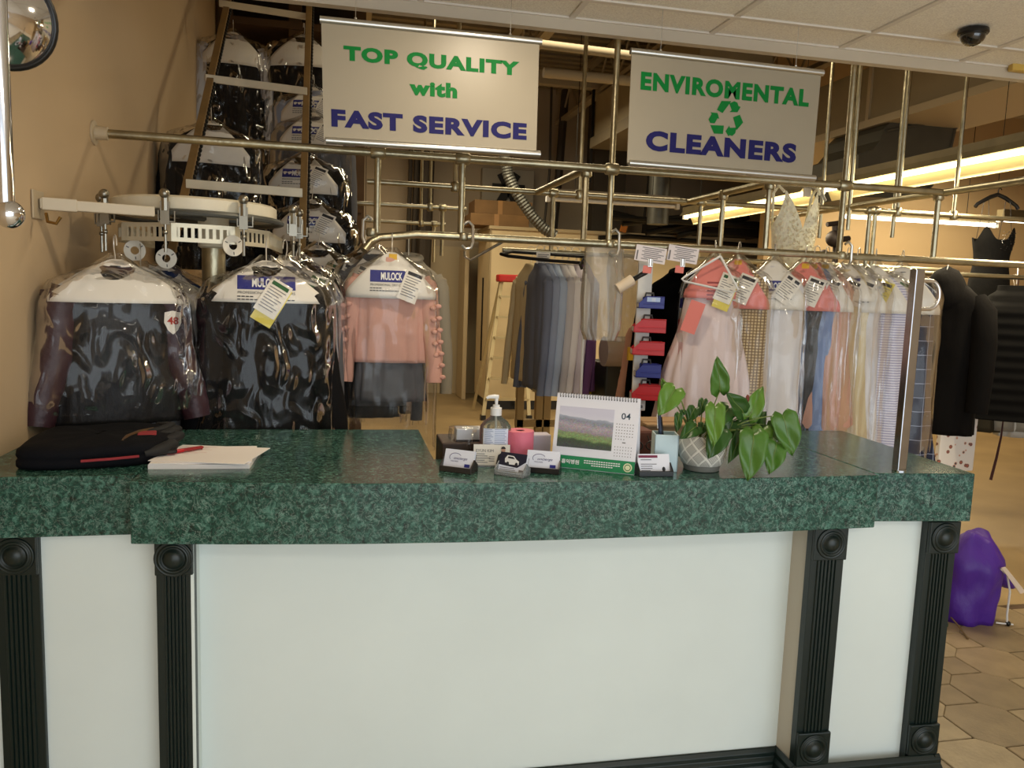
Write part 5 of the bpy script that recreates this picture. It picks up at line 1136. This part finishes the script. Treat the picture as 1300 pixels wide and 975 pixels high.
# pen cup with pens
c = PZ(842, 602, ZT); c = Vector((PY(843, 580, 2.10).x, 2.10, ZT)); o = thing('pen_cup', 'square frosted pale blue pen cup beside the plant pot', 'pen cup', tuple(c), radians(-14)); L_ = dict(local=True)
ch_ = PY(842, 552, 2.07).z - ZT; MB().prism([(-.033, -.033), (.033, -.033), (.033, .033), (-.033, .033)], 0, .004).build('cup_base', mat('frosted_blue_glass', (192, 214, 220), .35), o, **L_)
q = MB()
for a_ in range(4): q.box(-.034, -.034, .001, .034, -.030, ch_, Matrix.Rotation(a_ * pi / 2, 4, 'Z'))
q.build('cup_wall', mat('frosted_blue_glass', (192, 214, 220), .35, var=(18, .08)), o, bevel=.001, **L_)
for lab, dx, tip, m in (('dark blue pen leaning left in the pale blue pen cup', -.008, (-.022, .0, .165), mat('dark_blue_pen', (40, 54, 82), .3)), ('slim black pen tucked behind the dark blue one in the cup', .004, (-.012, .014, .15), BLACKP)):
    b0 = c + Vector((dx, 0, .006)); b1 = c + Vector(tip); d_ = (b1 - b0).normalized(); o2 = thing('pen', lab, 'pen', tuple(b0)); Mz = Matrix.Translation(b0) @ d_.to_track_quat('Z', 'Y').to_matrix().to_4x4(); ln = (b1 - b0).length
    MB().lathe([(.002, 0), (.0048, .02), (.005, ln - .03), (.0045, ln), (.001, ln + .001)], 14, Mz).build('barrel', m, o2, smooth=True)
    MB().tube([Mz @ Vector((0, -.0065, ln - .045)), Mz @ Vector((0, -.0072, ln - .005)), Mz @ Vector((0, -.003, ln - .002))], .0014, 6).build('clip', BRUSH, o2)

# potted plant
def potmat(nt, N, L, b):
    tc = N.new('ShaderNodeTexCoord'); sp = N.new('ShaderNodeSeparateXYZ'); L.new(tc.outputs['Object'], sp.inputs[0])
    at = N.new('ShaderNodeMath'); at.operation = 'ARCTAN2'; L.new(sp.outputs['Y'], at.inputs[0]); L.new(sp.outputs['X'], at.inputs[1])
    def mul(s_, k): m = N.new('ShaderNodeMath'); m.operation = 'MULTIPLY'; m.inputs[1].default_value = k; L.new(s_, m.inputs[0]); return m.outputs[0]
    def op(o_, a, b_):
        m = N.new('ShaderNodeMath'); m.operation = o_; L.new(a, m.inputs[0])
        if isinstance(b_, float): m.inputs[1].default_value = b_
        else: L.new(b_, m.inputs[1])
        return m.outputs[0]
    u = mul(at.outputs[0], 10 / (2 * pi) * 6); v = mul(sp.outputs['Z'], 150.0 * .92)
    p = op('ADD', u, v); q = op('SUBTRACT', u, v)
    f1 = op('LESS_THAN', op('FRACT', p, 0.0), .30); f2 = op('LESS_THAN', op('FRACT', q, 0.0), .30)
    P6 = op('LESS_THAN', op('FRACT', mul(p, 1 / 6), 0.0), .14); Q6 = op('LESS_THAN', op('FRACT', mul(q, 1 / 6), 0.0), .14)
    dots = op('MAXIMUM', f1, f2); lines = op('MAXIMUM', P6, Q6)
    gray = op('MULTIPLY', dots, op('SUBTRACT', op('ADD', lines, 1.0), mul(lines, 2.0)))
    band = op('LESS_THAN', sp.outputs['Z'], .018); gray = op('MAXIMUM', gray, band)
    mx = N.new('ShaderNodeMixRGB'); mx.inputs[1].default_value = lin(228, 226, 218); mx.inputs[2].default_value = lin(112, 112, 106)
    L.new(gray, mx.inputs[0]); L.new(mx.outputs[0], b.inputs['Base Color']); b.inputs['Roughness'].default_value = .6
pc_ = Vector((PY(892, 580, 2.085).x, 2.09, ZT)); o = thing('potted_plant', 'leafy green trailing plant in a white lattice-patterned pot', 'plant', tuple(pc_))
MB().lathe([(.048, 0), (.051, .002), (.053, .016), (.058, .020), (.068, .045), (.070, .066), (.066, .090), (.060, .104), (.056, .104), (.054, .09), (.054, .085)], 48).build('pot', node_mat('lattice_ceramic', potmat), o, smooth=True, local=True)
MB().lathe([(.0001, .088), (.03, .090), (.055, .084)], 24, cap=False).build('soil', mat('potting_soil', (48, 36, 26), .95, bump=(60, .8)), o, smooth=True, local=True)
LEAFS = [mat('leaf_green_%s' % n, c, .34, bump=(26, .25, .006), var=(14, .14)) for n, c in (('mid', (70, 112, 38)), ('deep', (46, 84, 32)), ('bright', (92, 132, 46)))]
STEMM = mat('stem_green', (110, 130, 60), .5)
def leaf(b, t_, wpx, Yb, Yt, mi, hint=(-.25, -.9, .35), fold=.16, droop=.12):
    B, T_ = PY(*b, Yb), PY(*t_, Yt); ax = (T_ - B); L0 = ax.length; ax.normalize(); n_ = Vector(hint); n_ = (n_ - ax * n_.dot(ax)).normalized(); sd = ax.cross(n_)
    hw_ = wpx / F_PX * Yb * 1.06 / 2; mb = MB(); nu, nv = 8, 12
    def fn(u, v):
        s_ = u * 2 - 1; q = v
        w = hw_ * (sin(pi * min(1, q ** .62)) ** .85) * (1.0) if q < 1 else 0
        back = -.16 * L0 * abs(s_) ** 1.2 * max(0, 1 - q * 3.2)  # heart lobes behind the stalk
        p = B + ax * (L0 * q + back * 1.0) + sd * (s_ * (w + hw_ * .45 * max(0, 1 - q * 4) * abs(s_))) + n_ * (abs(s_) * w * fold * 2.0 - droop * L0 * (q - .4) ** 2 + .004 * sin(9 * q + 4 * s_))
        return p
    mb.grid(fn, nu, nv)
    lf_ = mb.build('leaf', LEAFS[mi], o, smooth=2, solid=.0008, recalc=False)
    r0 = Vector((pc_.x + max(-.03, min(.03, (B.x - pc_.x) * .4)), pc_.y + .01, ZT + .088)); mid = r0.lerp(B, .55) + Vector((0, 0, .035))
    cv_ = [r0 * (1 - k) ** 2 + mid * 2 * k * (1 - k) + B * k * k for k in [i / 8 for i in range(9)]]
    MB().tube(cv_, [.0026 - .0012 * i / 8 for i in range(9)], 6).build('stem', STEMM, o, smooth=True)
    MB().tube([Vector(fn(.5, k / 8)) + n_ * .0006 for k in range(9)], [.0013 - .0010 * k / 8 for k in range(9)], 5).build('midrib', STEMM, lf_, smooth=True)
for a_ in [((914, 497), (911, 453), 25, 2.06, 2.05, 0), ((857, 494), (836, 527), 30, 2.03, 2.01, 2), ((846, 500), (841, 480), 12, 2.05, 2.06, 2), ((908, 517), (906, 567), 26, 2.00, 1.97, 2), ((916, 547), (899, 582), 30, 2.01, 1.99, 1), ((944, 524), (924, 499), 26, 2.05, 2.03, 1),
           ((951, 529), (969, 490), 24, 2.06, 2.08, 2), ((994, 528), (1007, 579), 36, 2.00, 1.975, 0), ((957, 551), (950, 611), 38, 1.985, 1.955, 0), ((986, 562), (977, 602), 30, 2.00, 1.98, 0), ((942, 550), (925, 588), 18, 2.02, 2.0, 1), ((948, 548), (973, 522), 30, 2.07, 2.07, 1),
           ((882, 518), (873, 536), 17, 2.06, 2.05, 1), ((893, 508), (888, 528), 12, 2.07, 2.06, 1), ((884, 541), (864, 556), 22, 2.03, 2.01, 1), ((862, 526), (859, 549), 11, 2.04, 2.03, 1), ((868, 521), (865, 528), 8, 2.05, 2.05, 1), ((925, 518), (905, 545), 26, 2.08, 2.06, 1), ((968, 545), (962, 585), 28, 2.03, 2.01, 2), ((930, 535), (922, 560), 24, 2.07, 2.05, 1), ((975, 540), (992, 560), 20, 2.05, 2.04, 0), ((893, 538), (890, 552), 14, 2.06, 2.05, 1)]:
    leaf(*a_)
MB().sphere(PY(949, 506, 2.07), .008, 10, 8, (.7, .7, 1.5)).build('withered_bud', mat('brown_bud', (120, 50, 30), .6), o, smooth=2)

# chrome post with loop handle
c = PZ(1148, 600, ZT); o = thing('loop_handle_post', 'square chrome post with rounded loop handle at the counter end', 'post', (c.x, 2.03, ZT)); tz = PY(1173, 342, 2.03).z - ZT; L_ = dict(local=True)
M_ = Matrix.Rotation(radians(5), 4, 'Z')
MB().box(-.0165, -.013, 0, .0165, .013, tz, M_).build('post', mat('worn_chrome', (170, 170, 174), .16, 1, var=(6, .15)), o, bevel=.003, **L_)
z0, z1 = PY(1190, 393, 2.03).z - ZT, PY(1190, 357, 2.03).z - ZT; r_ = (z1 - z0) / 2; zm = (z0 + z1) / 2
MB().tube([(.015, 0, z1), (.04, .004, z1)] + [(.055 + r_ * .75 * cos(a_), .006, zm + r_ * sin(a_)) for a_ in [radians(v) for v in range(80, -81, -16)]] + [(.04, .004, z0), (.015, 0, z0)], .0058, 10).build('loop_handle', CHROME, o, smooth=True, **L_)
MB().lathe([(.021, 0), (.021, .004), (.012, .005)], 20).build('foot_plate', CHROME, o, local=True)

# ceiling dome camera and the yellow fitting
c = PZ(1236, 37, CEIL); o = thing('dome_camera', 'black dome camera on the acoustic ceiling tiles', 'camera', (c.x, c.y, CEIL))
MB().lathe([(.0555, -.003), (.0575, -.016), (.053, -.022), (.0001, -.022)], 36).build('base_ring', BLACKP, o, smooth=True, local=True)
MB().sphere((0, 0, -.022), .047, 28, 16, (1, 1, .95)).build('dome', mat('smoked_dome', (10, 10, 11), .05, coat=1), o, smooth=2, local=True)
c = PY(1299, 84, 3.16); tag(MB().prism([(-.05, -.02), (.12, -.02), (.12, .02), (-.04, .02)], c.z - .018, c.z + .02).build('fitting', mat('amber_plastic', (206, 172, 84), .5), bevel=.006), 'amber plastic fitting by the ceiling edge at the corner of the picture', 'fitting').location = (c.x, 3.185, 0)

# ------------------------------------------------------------------ lit tubes
TUBE = mat('lit_tube', (255, 240, 196), .4, emit=9)
TUBEW = mat('lit_tube_cool', (255, 244, 222), .4, emit=7)
REFL = mat('reflector_enamel', (236, 220, 166), .4)
FIXM = mat('fixture_back', (120, 108, 78), .5, var=(6, .15))
def tube_fix(label, p, q, wide=.09):
    o = thing('tube_light', label, 'light', tuple((p + q) / 2)); d_ = (q - p).normalized(); sd = Vector((d_.y, -d_.x, 0)).normalized(); up = Vector((0, 0, 1))
    def ex(poly, name, m):
        n = len(poly); vs = [p + sd * a + up * b for a, b in poly] + [q + sd * a + up * b for a, b in poly]
        MB().add(vs, [tuple(range(n)), tuple(range(2 * n - 1, n - 1, -1))] + [(i, n + i, n + (i + 1) % n, (i + 1) % n) for i in range(n)]).build(name, m, o)
    ex([(-.035, .06), (.035, .06), (.04, .12), (-.04, .12)], 'housing', FIXM)
    ex([(-.03, .07), (-wide * .7, .030), (-wide * .7 - .004, .034), (-.034, .078)], 'reflector', FIXM); ex([(.03, .07), (wide * 1.1, -.055), (wide * 1.1 + .004, -.05), (.034, .078)], 'reflector', REFL)
    MB().tube([p + up * .02 + d_ * .03, q + up * .02 - d_ * .03], .0165, 12).build('tube', TUBE, o, smooth=True)
    for k in (.15, .85):
        e = p.lerp(q, k); MB().tube([e + up * .11, (e.x, e.y, 4.49)], .004, 6).build('hanging_chain', DARKM, o)
    for e in (p, q): MB().box(-.03, -.012, -.005, .03, .012, .07, Matrix.Translation(e) @ Matrix.Rotation(math.atan2(sd.y, sd.x), 4, 'Z')).build('lamp_holder', WHITEP, o)
    return o
tube_fix('long lit tube lamp slanting in at the right, nearest the camera', Vector((3.72, 3.32, 2.40)), Vector((3.72, 5.75, 2.40)))
tube_fix('lit tube lamp behind the wedding gown hanger, farther along the row', Vector((3.72, 5.95, 2.40)), Vector((3.72, 8.3, 2.40)))
def tubebar(label, a, b, Y, lit=True):
    p, q = PY(*a, Y), PY(*b, Y); z = (p.z + q.z) / 2; p.z = q.z = z; o = thing('tube_light', label, 'light', tuple((p + q) / 2))
    MB().box(p.x, Y, z + .03, q.x, Y + .1, z + .11).build('housing', FIXM if lit else mat('grey_fixture', (150, 142, 126), .5), o)
    MB().tube([p + Vector((.03, .05, 0)), q + Vector((-.03, .05, 0))], .022, 10).build('tube', TUBEW if lit else WHITEP, o, smooth=True)
    for k in (.2, .8): MB().tube([Vector((p.x + (q.x - p.x) * k, Y + .05, z + .1)), Vector((p.x + (q.x - p.x) * k, Y + .05, 4.49))], .004, 6).build('hanging_chain', DARKM, o)
    for e in (p, q): MB().box(e.x - .02, Y + .02, z - .03, e.x + .02, Y + .08, z + .03).build('lamp_holder', WHITEP, o)
tubebar('lit white tube lamp level across the warm wall behind the loop post', (1072, 276), (1268, 284), 8.2)
tubebar('second lit white tube lamp above the strapless dress', (1274, 280), (1420, 286), 7.4)
tubebar('small lit tube lamp far back, left of the pink blouse', (430, 314), (472, 318), 10.6)
tubebar('unlit grey tube fixture on the grey back wall above the poly bags', (697, 252), (862, 262), 8.6, False)
for px in (712, 848): q = PY(px, 252, 8.65)

# ------------------------------------------------------------------ back of the shop
BOOTH = mat('cream_booth_panel', (206, 186, 146), .6, var=(2, .06))
bo_ = thing('cream_booth', 'large cream panelled machine booth with dark base behind the stepladder', 'booth', (3.3, 10.4, 0))
MB().box(1.84, 9.96, .12, 5.3, 10.02, 2.33).build('front_panel', BOOTH, bo_); MB().box(1.84, 10.02, .12, 1.90, 10.85, 2.33).build('side_panel', BOOTH, bo_)
MB().box(1.86, 9.98, 0, 5.3, 10.85, .12).build('base', BLACKP, bo_); MB().box(1.82, 9.94, 2.31, 5.34, 10.88, 2.35).build('top', mat('booth_top', (180, 162, 126), .6), bo_)
MB().box(1.832, 9.95, .12, 1.852, 9.97, 2.31).build('corner_trim', mat('booth_trim', (150, 132, 98), .5), bo_); MB().box(1.825, 10.35, .6, 1.84, 10.39, 1.7).build('latch_strip', DARKM, bo_)
p = PY(663, 388, 9.95); MB().box(p.x - .12, 9.9, p.z - .55, p.x + .28, 9.96, p.z + .28).build('control_box', mat('grey_green_enamel', (96, 100, 86), .5), bo_, bevel=.01)
MB().box(p.x - .02, 9.885, p.z - .45, p.x + .18, 9.9, p.z - .30).build('control_panel', BLACKP, bo_)
MB().box(p.x + .12, 9.88, p.z - .05, p.x + .15, 9.9, p.z + .2).build('handle', BRUSH, bo_)
structure(MB().box(1.05, 11.55, 0, 1.98, 11.598, 2.15).build('door_1', mat('pale_door_paint', (190, 172, 138), .6)))
structure(MB().box(1.98, 11.50, 0, 2.03, 11.6, 2.2).build('trim_4', WOODD))
tag(MB().box(1.40, 10.95, 0, 1.46, 11.5, 2.1).build('narrow_door', mat('pale_door_paint', (190, 172, 138), .6), bevel=.01), 'narrow cream door leaf standing open beside the booth', 'door').location = (.26, -.1, 0)
for lab, a, b, Y, dep in (('upper brown cardboard carton lying on the booth top', (602, 284), (676, 261), 10.1, .5), ('lower brown cardboard carton jutting off the booth top', (597, 293), (672, 279), 10.0, .6)):
    p, q = PY(a[0], a[1], Y), PY(b[0], b[1], Y); o = thing('cardboard_carton', lab, 'box', (p.x, Y, 2.35))
    z0, z1 = (2.352, 2.50) if 'lower' in lab else (2.505, 2.68)
    MB().box(p.x, Y, z0, q.x, Y + dep, z1).build('carton', mat('aged_cardboard', (122, 92, 56), .85, var=(5, .15)), o, bevel=.008); MB().box(p.x + (q.x - p.x) * .4, Y - .003, z0, p.x + (q.x - p.x) * .48, Y, z1).build('tape', mat('packing_tape', (160, 120, 74), .3), o)
# stepladder
lb_, lt = 9.15, 9.45
o = thing('stepladder', 'aluminium stepladder with red top cap in front of the booth', 'ladder', (2.05, 9.3, 0))
tp = PY(650, 351, lt); ht = tp.z; bl_, br_ = PY(613, 527, lb_), PY(672, 520, lb_)
LAD = mat('ladder_aluminium', (186, 170, 132), .4, .6)
tl_, tr_ = PY(637, 352, lt), PY(664, 352, lt)
for b, t_ in ((bl_, tl_), (br_, tr_)): flat(Vector((b.x, lb_, .02)), Vector((t_.x, lt, ht - .04)), .022, .015).build('side_rail', LAD, o)
for b, t_ in ((bl_, tl_), (br_, tr_)): flat(Vector((b.x, lt + .42, .02)), Vector((t_.x, lt + .06, ht - .06)), .018, .012).build('rear_rail', LAD, o)
for k in range(1, 7):
    f_ = k / 7; yy = lb_ + (lt - lb_) * f_; x0 = bl_.x + (tl_.x - bl_.x) * f_; x1 = br_.x + (tr_.x - br_.x) * f_
    MB().box(x0, yy - .05, ht * f_ - .012, x1, yy + .06, ht * f_ + .012).build('step', LAD, o)
MB().box(tl_.x - .05, lt - .09, ht - .07, tr_.x + .05, lt + .12, ht + .02).build('top_cap', mat('red_cap', (178, 30, 26), .45), o, bevel=.015)
for x in (bl_.x, br_.x): MB().box(x - .03, lb_ - .04, 0, x + .03, lb_ + .04, .06).build('foot', BLACKP, o)
# wooden rack below the shirts
o = thing('wooden_trestle', 'pale wooden trestle legs under the row of shirts', 'trestle', (PY(675, 560, 5.2).x, 5.2, 0)); WD = mat('pale_timber', (166, 142, 100), .7, var=(8, .15), stretch=(1, 1, .1))
for px in (660, 684, 694): x = PY(px, 540, 5.2).x; MB().box(x - .025, 5.2, 0, x + .025, 5.25, .95 if px != 660 else 1.0).build('leg', WD, o, bevel=.003)
x0, x1 = PY(655, 540, 5.2).x, PY(700, 540, 5.2).x; MB().box(x0, 5.15, .95, x1 + .3, 5.45, .99).build('top', WD, o); MB().box(x0, 5.2, .62, x1 + .3, 5.25, .67).build('stretcher', WD, o)
# machinery, ducts and columns
o = thing('press_machine', 'dark pressing machine with black pipes on top of the booth', 'machine', tuple(PY(880, 300, 9.6)))
a, b = PY(835, 306, 9.7), PY(975, 282, 9.7); MB().box(a.x, 9.7, 2.36, b.x, 10.3, b.z).build('housing', DARKM, o, bevel=.02)
for k, (p_, q_) in enumerate((((775, 276), (960, 288)), ((790, 284), (900, 272)), ((770, 268), (840, 286)), ((820, 296), (960, 268)), ((860, 300), (950, 276)))): MB().tube([PY(*p_, 9.5 + .05 * k), PY(*q_, 9.55 + .05 * k)], .035, 8).build('pipe', DARKM, o, smooth=True)
MB().tube([PY(760, 302, 9.9), PY(800, 300, 9.9), PY(960, 312, 9.9)], .03, 8).build('pipe', DARKM, o, smooth=True)
p, q = PY(796, 276, 9.93), PY(790, 300, 9.93); q.z = 2.352; tag(flat(p, q, .04, .02).build('orange_plank', mat('orange_wood', (178, 108, 40), .6)), 'short orange-brown plank upright behind the tall pole', 'plank')
o = thing('flexible_duct', 'silver flexible duct hose curving down past the cartons', 'duct', tuple(PY(650, 230, 9.4)))
cps = [PY(*v, 9.4) for v in ((634, 50), (636, 120), (640, 180), (642, 205), (645, 222), (653, 240), (664, 258), (676, 275), (690, 290), (706, 300))]
cv_ = []
for i in range(len(cps) - 1):
    for k in range(10): cv_.append(cps[i].lerp(cps[i + 1], k / 10))
MB().tube(cv_, [.062 + .009 * (i % 2) for i in range(len(cv_))], 12).build('hose', GALV, o)
o = thing('wall_fan_panel', 'grey framed fan panel on the back wall above the cartons', 'panel', tuple(PY(640, 235, 11.4))); a, b = PY(612, 262, 11.4), PY(680, 216, 11.4)
MB().box(a.x, 11.45, a.z, b.x, 11.595, b.z).build('panel', mat('pale_grey_panel', (158, 150, 134), .6), o, bevel=.01); cx_, cz_ = (a.x + b.x) / 2, (a.z + b.z) / 2
for k in range(6):
    a_ = k * pi / 3; MB().box(.05, -.02, -.06, .24, .0, .06, Matrix.Translation((cx_, 11.44, cz_)) @ Matrix.Rotation(a_, 4, 'Y')).build('blade', DARKM, o)
MB().box(PY(755, 200, 11.2).x, 11.2, 2.34, PY(796, 200, 11.2).x, 11.58, 4.48).build('pillar_1', mat('dark_grey_pillar', (84, 76, 64), .7))['kind'] = 'structure'
MB().tube([(PY(836, 260, 8.9).x, 8.9, 2.38), (PY(836, 260, 8.9).x, 8.9, 4.45)], .125, 20).build('flue_pipe', mat('dull_galvanised_sheet', (96, 96, 90)), smooth=True)['label'] = 'grey round flue pipe rising behind the recycling sign'
bpy.data.objects['flue_pipe']['category'] = 'pipe'
for i, (px, Y, r_, lab) in enumerate(((516, 11.3, .03, 'thin conduit on the back wall, leftmost of three behind the sign'), (524, 11.3, .045, 'thicker dark conduit, middle of three behind the TOP QUALITY sign'), (537, 11.2, .10, 'broad dark downpipe on the back wall behind the TOP QUALITY sign'), (704, 11.3, .06, 'pale vertical pipe on the back wall just right of the TOP QUALITY sign'), (692, 10.9, .018, 'dark cable drooping beside the pale pipe on the back wall'), (818, 11.3, .02, 'thin cable on the back wall left of the flue pipe'))):
    x = PY(px, 250, Y).x; tag(MB().tube([(x, Y, 2.4 if px > 600 else 0), (x + .05, Y, 3.2), (x + (.03 if px != 704 else .10), Y, 4.45)], r_, 8).build('conduit', mat('conduit_%d' % (i % 3), ((96, 86, 70), (60, 52, 42), (160, 148, 124))[(1, 1, 1, 2, 1, 1)[i]], .6), smooth=True), lab, 'pipe')
DUCT = mat('duct_paint', (150, 136, 108), .65, var=(2, .08)); DUCTL = mat('duct_flange', (182, 166, 136), .6)
o = thing('boxed_duct', 'long beige boxed duct running back at the upper right', 'duct', (4.5, 7, 3))
MB().box(4.28, 4.3, 3.05, 4.95, 8.9, 3.50).build('casing', DUCT, o, bevel=.01); MB().box(4.24, 4.28, 2.99, 4.99, 8.92, 3.05).build('bottom_flange', DUCTL, o); MB().box(4.26, 6.0, 3.05, 4.28, 6.04, 3.5).build('seam', DUCTL, o)
o = thing('boxed_duct', 'dark beige boxed duct between both signs under the roof', 'duct', (3.4, 8, 3.6))
MB().box(3.0, 6.6, 3.42, 3.7, 9.5, 3.92).build('casing', DUCT, o, bevel=.01); MB().box(2.95, 6.6, 3.30, 3.75, 9.5, 3.42).build('bottom_flange', mat('dark_duct_paint', (120, 108, 86), .65), o); MB().box(2.96, 9.5, 2.9, 2.99, 9.54, 4.0).build('seam', DARKM, o)  # bottom flange in a darker beige than the casing
o = thing('curved_duct', 'dark grey curved sheet-metal duct elbow above the right fixture', 'duct', tuple(PY(1150, 190, 5.7)))
poly = [(1184, 117), (1220, 107), (1218, 160), (1212, 164), (1206, 190), (1196, 214), (1182, 236), (1165, 252), (1088, 250), (1090, 196), (1108, 190), (1118, 178), (1122, 164), (1130, 156), (1152, 152), (1152, 128)]
pts = [PY(x, y, 5.75) for x, y in poly]; EM = mat('dark_galvanised_sheet', (88, 86, 76), .5, .3, var=(4, .1))
MB().prism([(p.x, p.z) for p in pts], 5.75, 6.5, lambda a, b, c: Vector((a, c, b))).build('elbow', EM, o)
se = [PY(x, y, 5.74) for x, y in ((1126, 166), (1180, 156), (1216, 160))]; MB().tube(se, .012, 6).build('seam', EM, o)
MB().tube([Vector((p.x, 5.745, p.z)) for p in pts[1:8]], .012, 6).build('flange_edge', GALV, o)
for lab, a, b, Y in (('cream horizontal pipe under the roof, upper right corner', (1180, 112), (1330, 128), 7.4), ('cream horizontal pipe on the warm wall right of the curved duct', (1218, 138), (1330, 150), 8.8), ('thin cream pipe below the roof between both signs', (690, 92), (812, 104), 7.0), ('upper thin cream pipe close behind the fascia, between both signs', (684, 56), (830, 74), 5.2)):
    tag(MB().tube([PY(*a, Y), PY(*b, Y)], .045 if Y > 6 else .03, 10).build('roof_pipe', JOI, smooth=True), lab, 'pipe')
# steam valve by the chrome pole
o = thing('steam_valve', 'dark iron steam valve with pipes right of the wedding gown', 'valve', tuple(PY(1062, 305, 6.0))); IR = mat('dark_iron', (38, 28, 24), .6, .4)
a = PY(1060, 285, 6.0); b = Vector((PY(1062, 345, 6.0).x, 6.0, 0)); MB().tube([a, PY(1061, 315, 6.0), b], .025, 8).build('pipe', IR, o, smooth=True); MB().sphere(PY(1059, 303, 5.98), .07, 14, 10).build('valve_body', IR, o, smooth=2)
MB().tube([PY(1050, 285, 5.98), PY(1066, 283, 5.98)], .02, 8).build('lever', IR, o); MB().tube([PY(1056, 305, 6.0), PY(1078, 303, 6.0)], .025, 8).build('cross_pipe', IR, o, smooth=True); MB().sphere(PY(1046, 322, 6.0), .035, 10, 8).build('gauge', IR, o, smooth=2)
MB().box(PY(1040, 340, 6).x, 5.95, PY(1040, 346, 6).z, PY(1100, 340, 6).x, 6.3, PY(1040, 338, 6).z).build('bracket', IR, o)
# dark timber shelving behind the incline
o = thing('timber_shelving', 'dark timber shelving in the gloom behind the incline', 'shelving', (-.3, 6.3, 0)); DT = mat('dark_timber', (88, 64, 38), .8, var=(5, .2))
for x in (-.84, -.35, .12): MB().box(x - .045, 6.3, 0, x + .045, 6.39, 4.4).build('upright', DT, o)
for z in (1.3, 2.1, 2.8, 3.4): MB().box(-.86, 6.28, z, .15, 6.75, z + .05).build('shelf', DT, o)
MB().box(-.86, 6.75, 0, .15, 6.78, 4.4).build('back_board', mat('dark_board', (52, 40, 26), .85), o)
for k, (x, z, w, h, c) in enumerate(((-.6, 2.15, .3, .25, (70, 48, 30)), (-.1, 2.85, .3, .3, (92, 40, 24)), (-.12, 2.15, .26, .3, (54, 40, 28)))):
    tag(MB().box(x - w / 2, 6.3, z, x + w / 2, 6.6, z + h).build('storage_box', mat('storage_box_%d' % k, c, .8), bevel=.008), ['brown storage box on the timber shelving nearest the wall', 'reddish storage box high on the timber shelving', 'dark storage box on the middle timber shelf, right end'][k], 'box')

# ------------------------------------------------------------------ on the floor at the right
c = PZ(1222, 783, 0); o = thing('drawstring_bag', 'purple drawstring laundry bag slumped beside the counter end', 'bag', tuple(c), radians(-12)); PURP = mat('purple_nylon', (76, 34, 146), .5, bump=(12, .6, .02), stretch=(1, 1, .5)); L_ = dict(local=True)
bh_ = .43; rings = []
for j in range(17):
    f_ = j / 16; z = bh_ * f_; a = .155 * (1 - .12 * (1 - f_) ** 3) * (1 if f_ < .72 else 1 - (f_ - .72) * 1.9); rg = []
    for i in range(40):
        th = 2 * pi * i / 40; n_ = noise.noise(Vector((cos(th) * 2, sin(th) * 2, z * 9))) * .026
        rg.append(Vector(((a + n_) * cos(th) + .02 * f_, (a * .85 + n_) * sin(th), z + .02 * sin(th * 2) * f_)))
    rings.append(rg)
MB().loft(rings).build('sack', PURP, o, smooth=2, **L_)
MB().loft([[Vector((.10 + r_ * cos(a_) * .9 + dx, -.02 + r_ * sin(a_) * .7, z)) for a_ in [2 * pi * k / 20 for k in range(20)]] for r_, z, dx in ((.03, .34, -.06), (.06, .30, -.02), (.055, .25, .03), (.06, .20, .07), (.035, .17, .10))]).build('gathered_neck', PURP, o, smooth=2, **L_)
q = MB(); q.tube([(.06, -.12, .31), (.12, -.12, .27), (.15, -.11, .18), (.155, -.10, .06), (.16, -.10, .015)], .005, 6); q.tube([(.10, -.11, .02), (.16, -.10, .012), (.19, -.10, .01)], .004, 6); q.build('drawstring', WHITEP, o, smooth=True, **L_)
MB().sphere((.165, -.10, .014), .013, 8, 6).build('cord_stop', BLACKP, o, smooth=2, **L_)
MB().prism([(.07, .31), (.09, .315), (.20, .195), (.175, .185)], -.15, -.145, lambda a, b, cc: Vector((a, cc, b))).build('cream_collar', mat('cream_card', (226, 206, 184), .7), o, **L_)
c = PZ(1196, 793, 0); tag(MB().box(c.x - .08, c.y - .03, 0, c.x + .01, c.y + .06, .02).build('green_pad', mat('dark_green_felt', (52, 78, 40), .9), bevel=.004), 'dark green pad on the floor tiles beneath the purple bag', 'pad')
a, b = PZ(1197, 780, .01), PZ(1229, 811, .004); tag(MB().tube([a + Vector((0, 0, .03)), a.lerp(b, .5) + Vector((.01, 0, .01)), b], .004, 6).build('twig', mat('dry_straw', (120, 96, 62), .8)), 'thin brown stick lying on the tiles by the purple bag', 'stick')
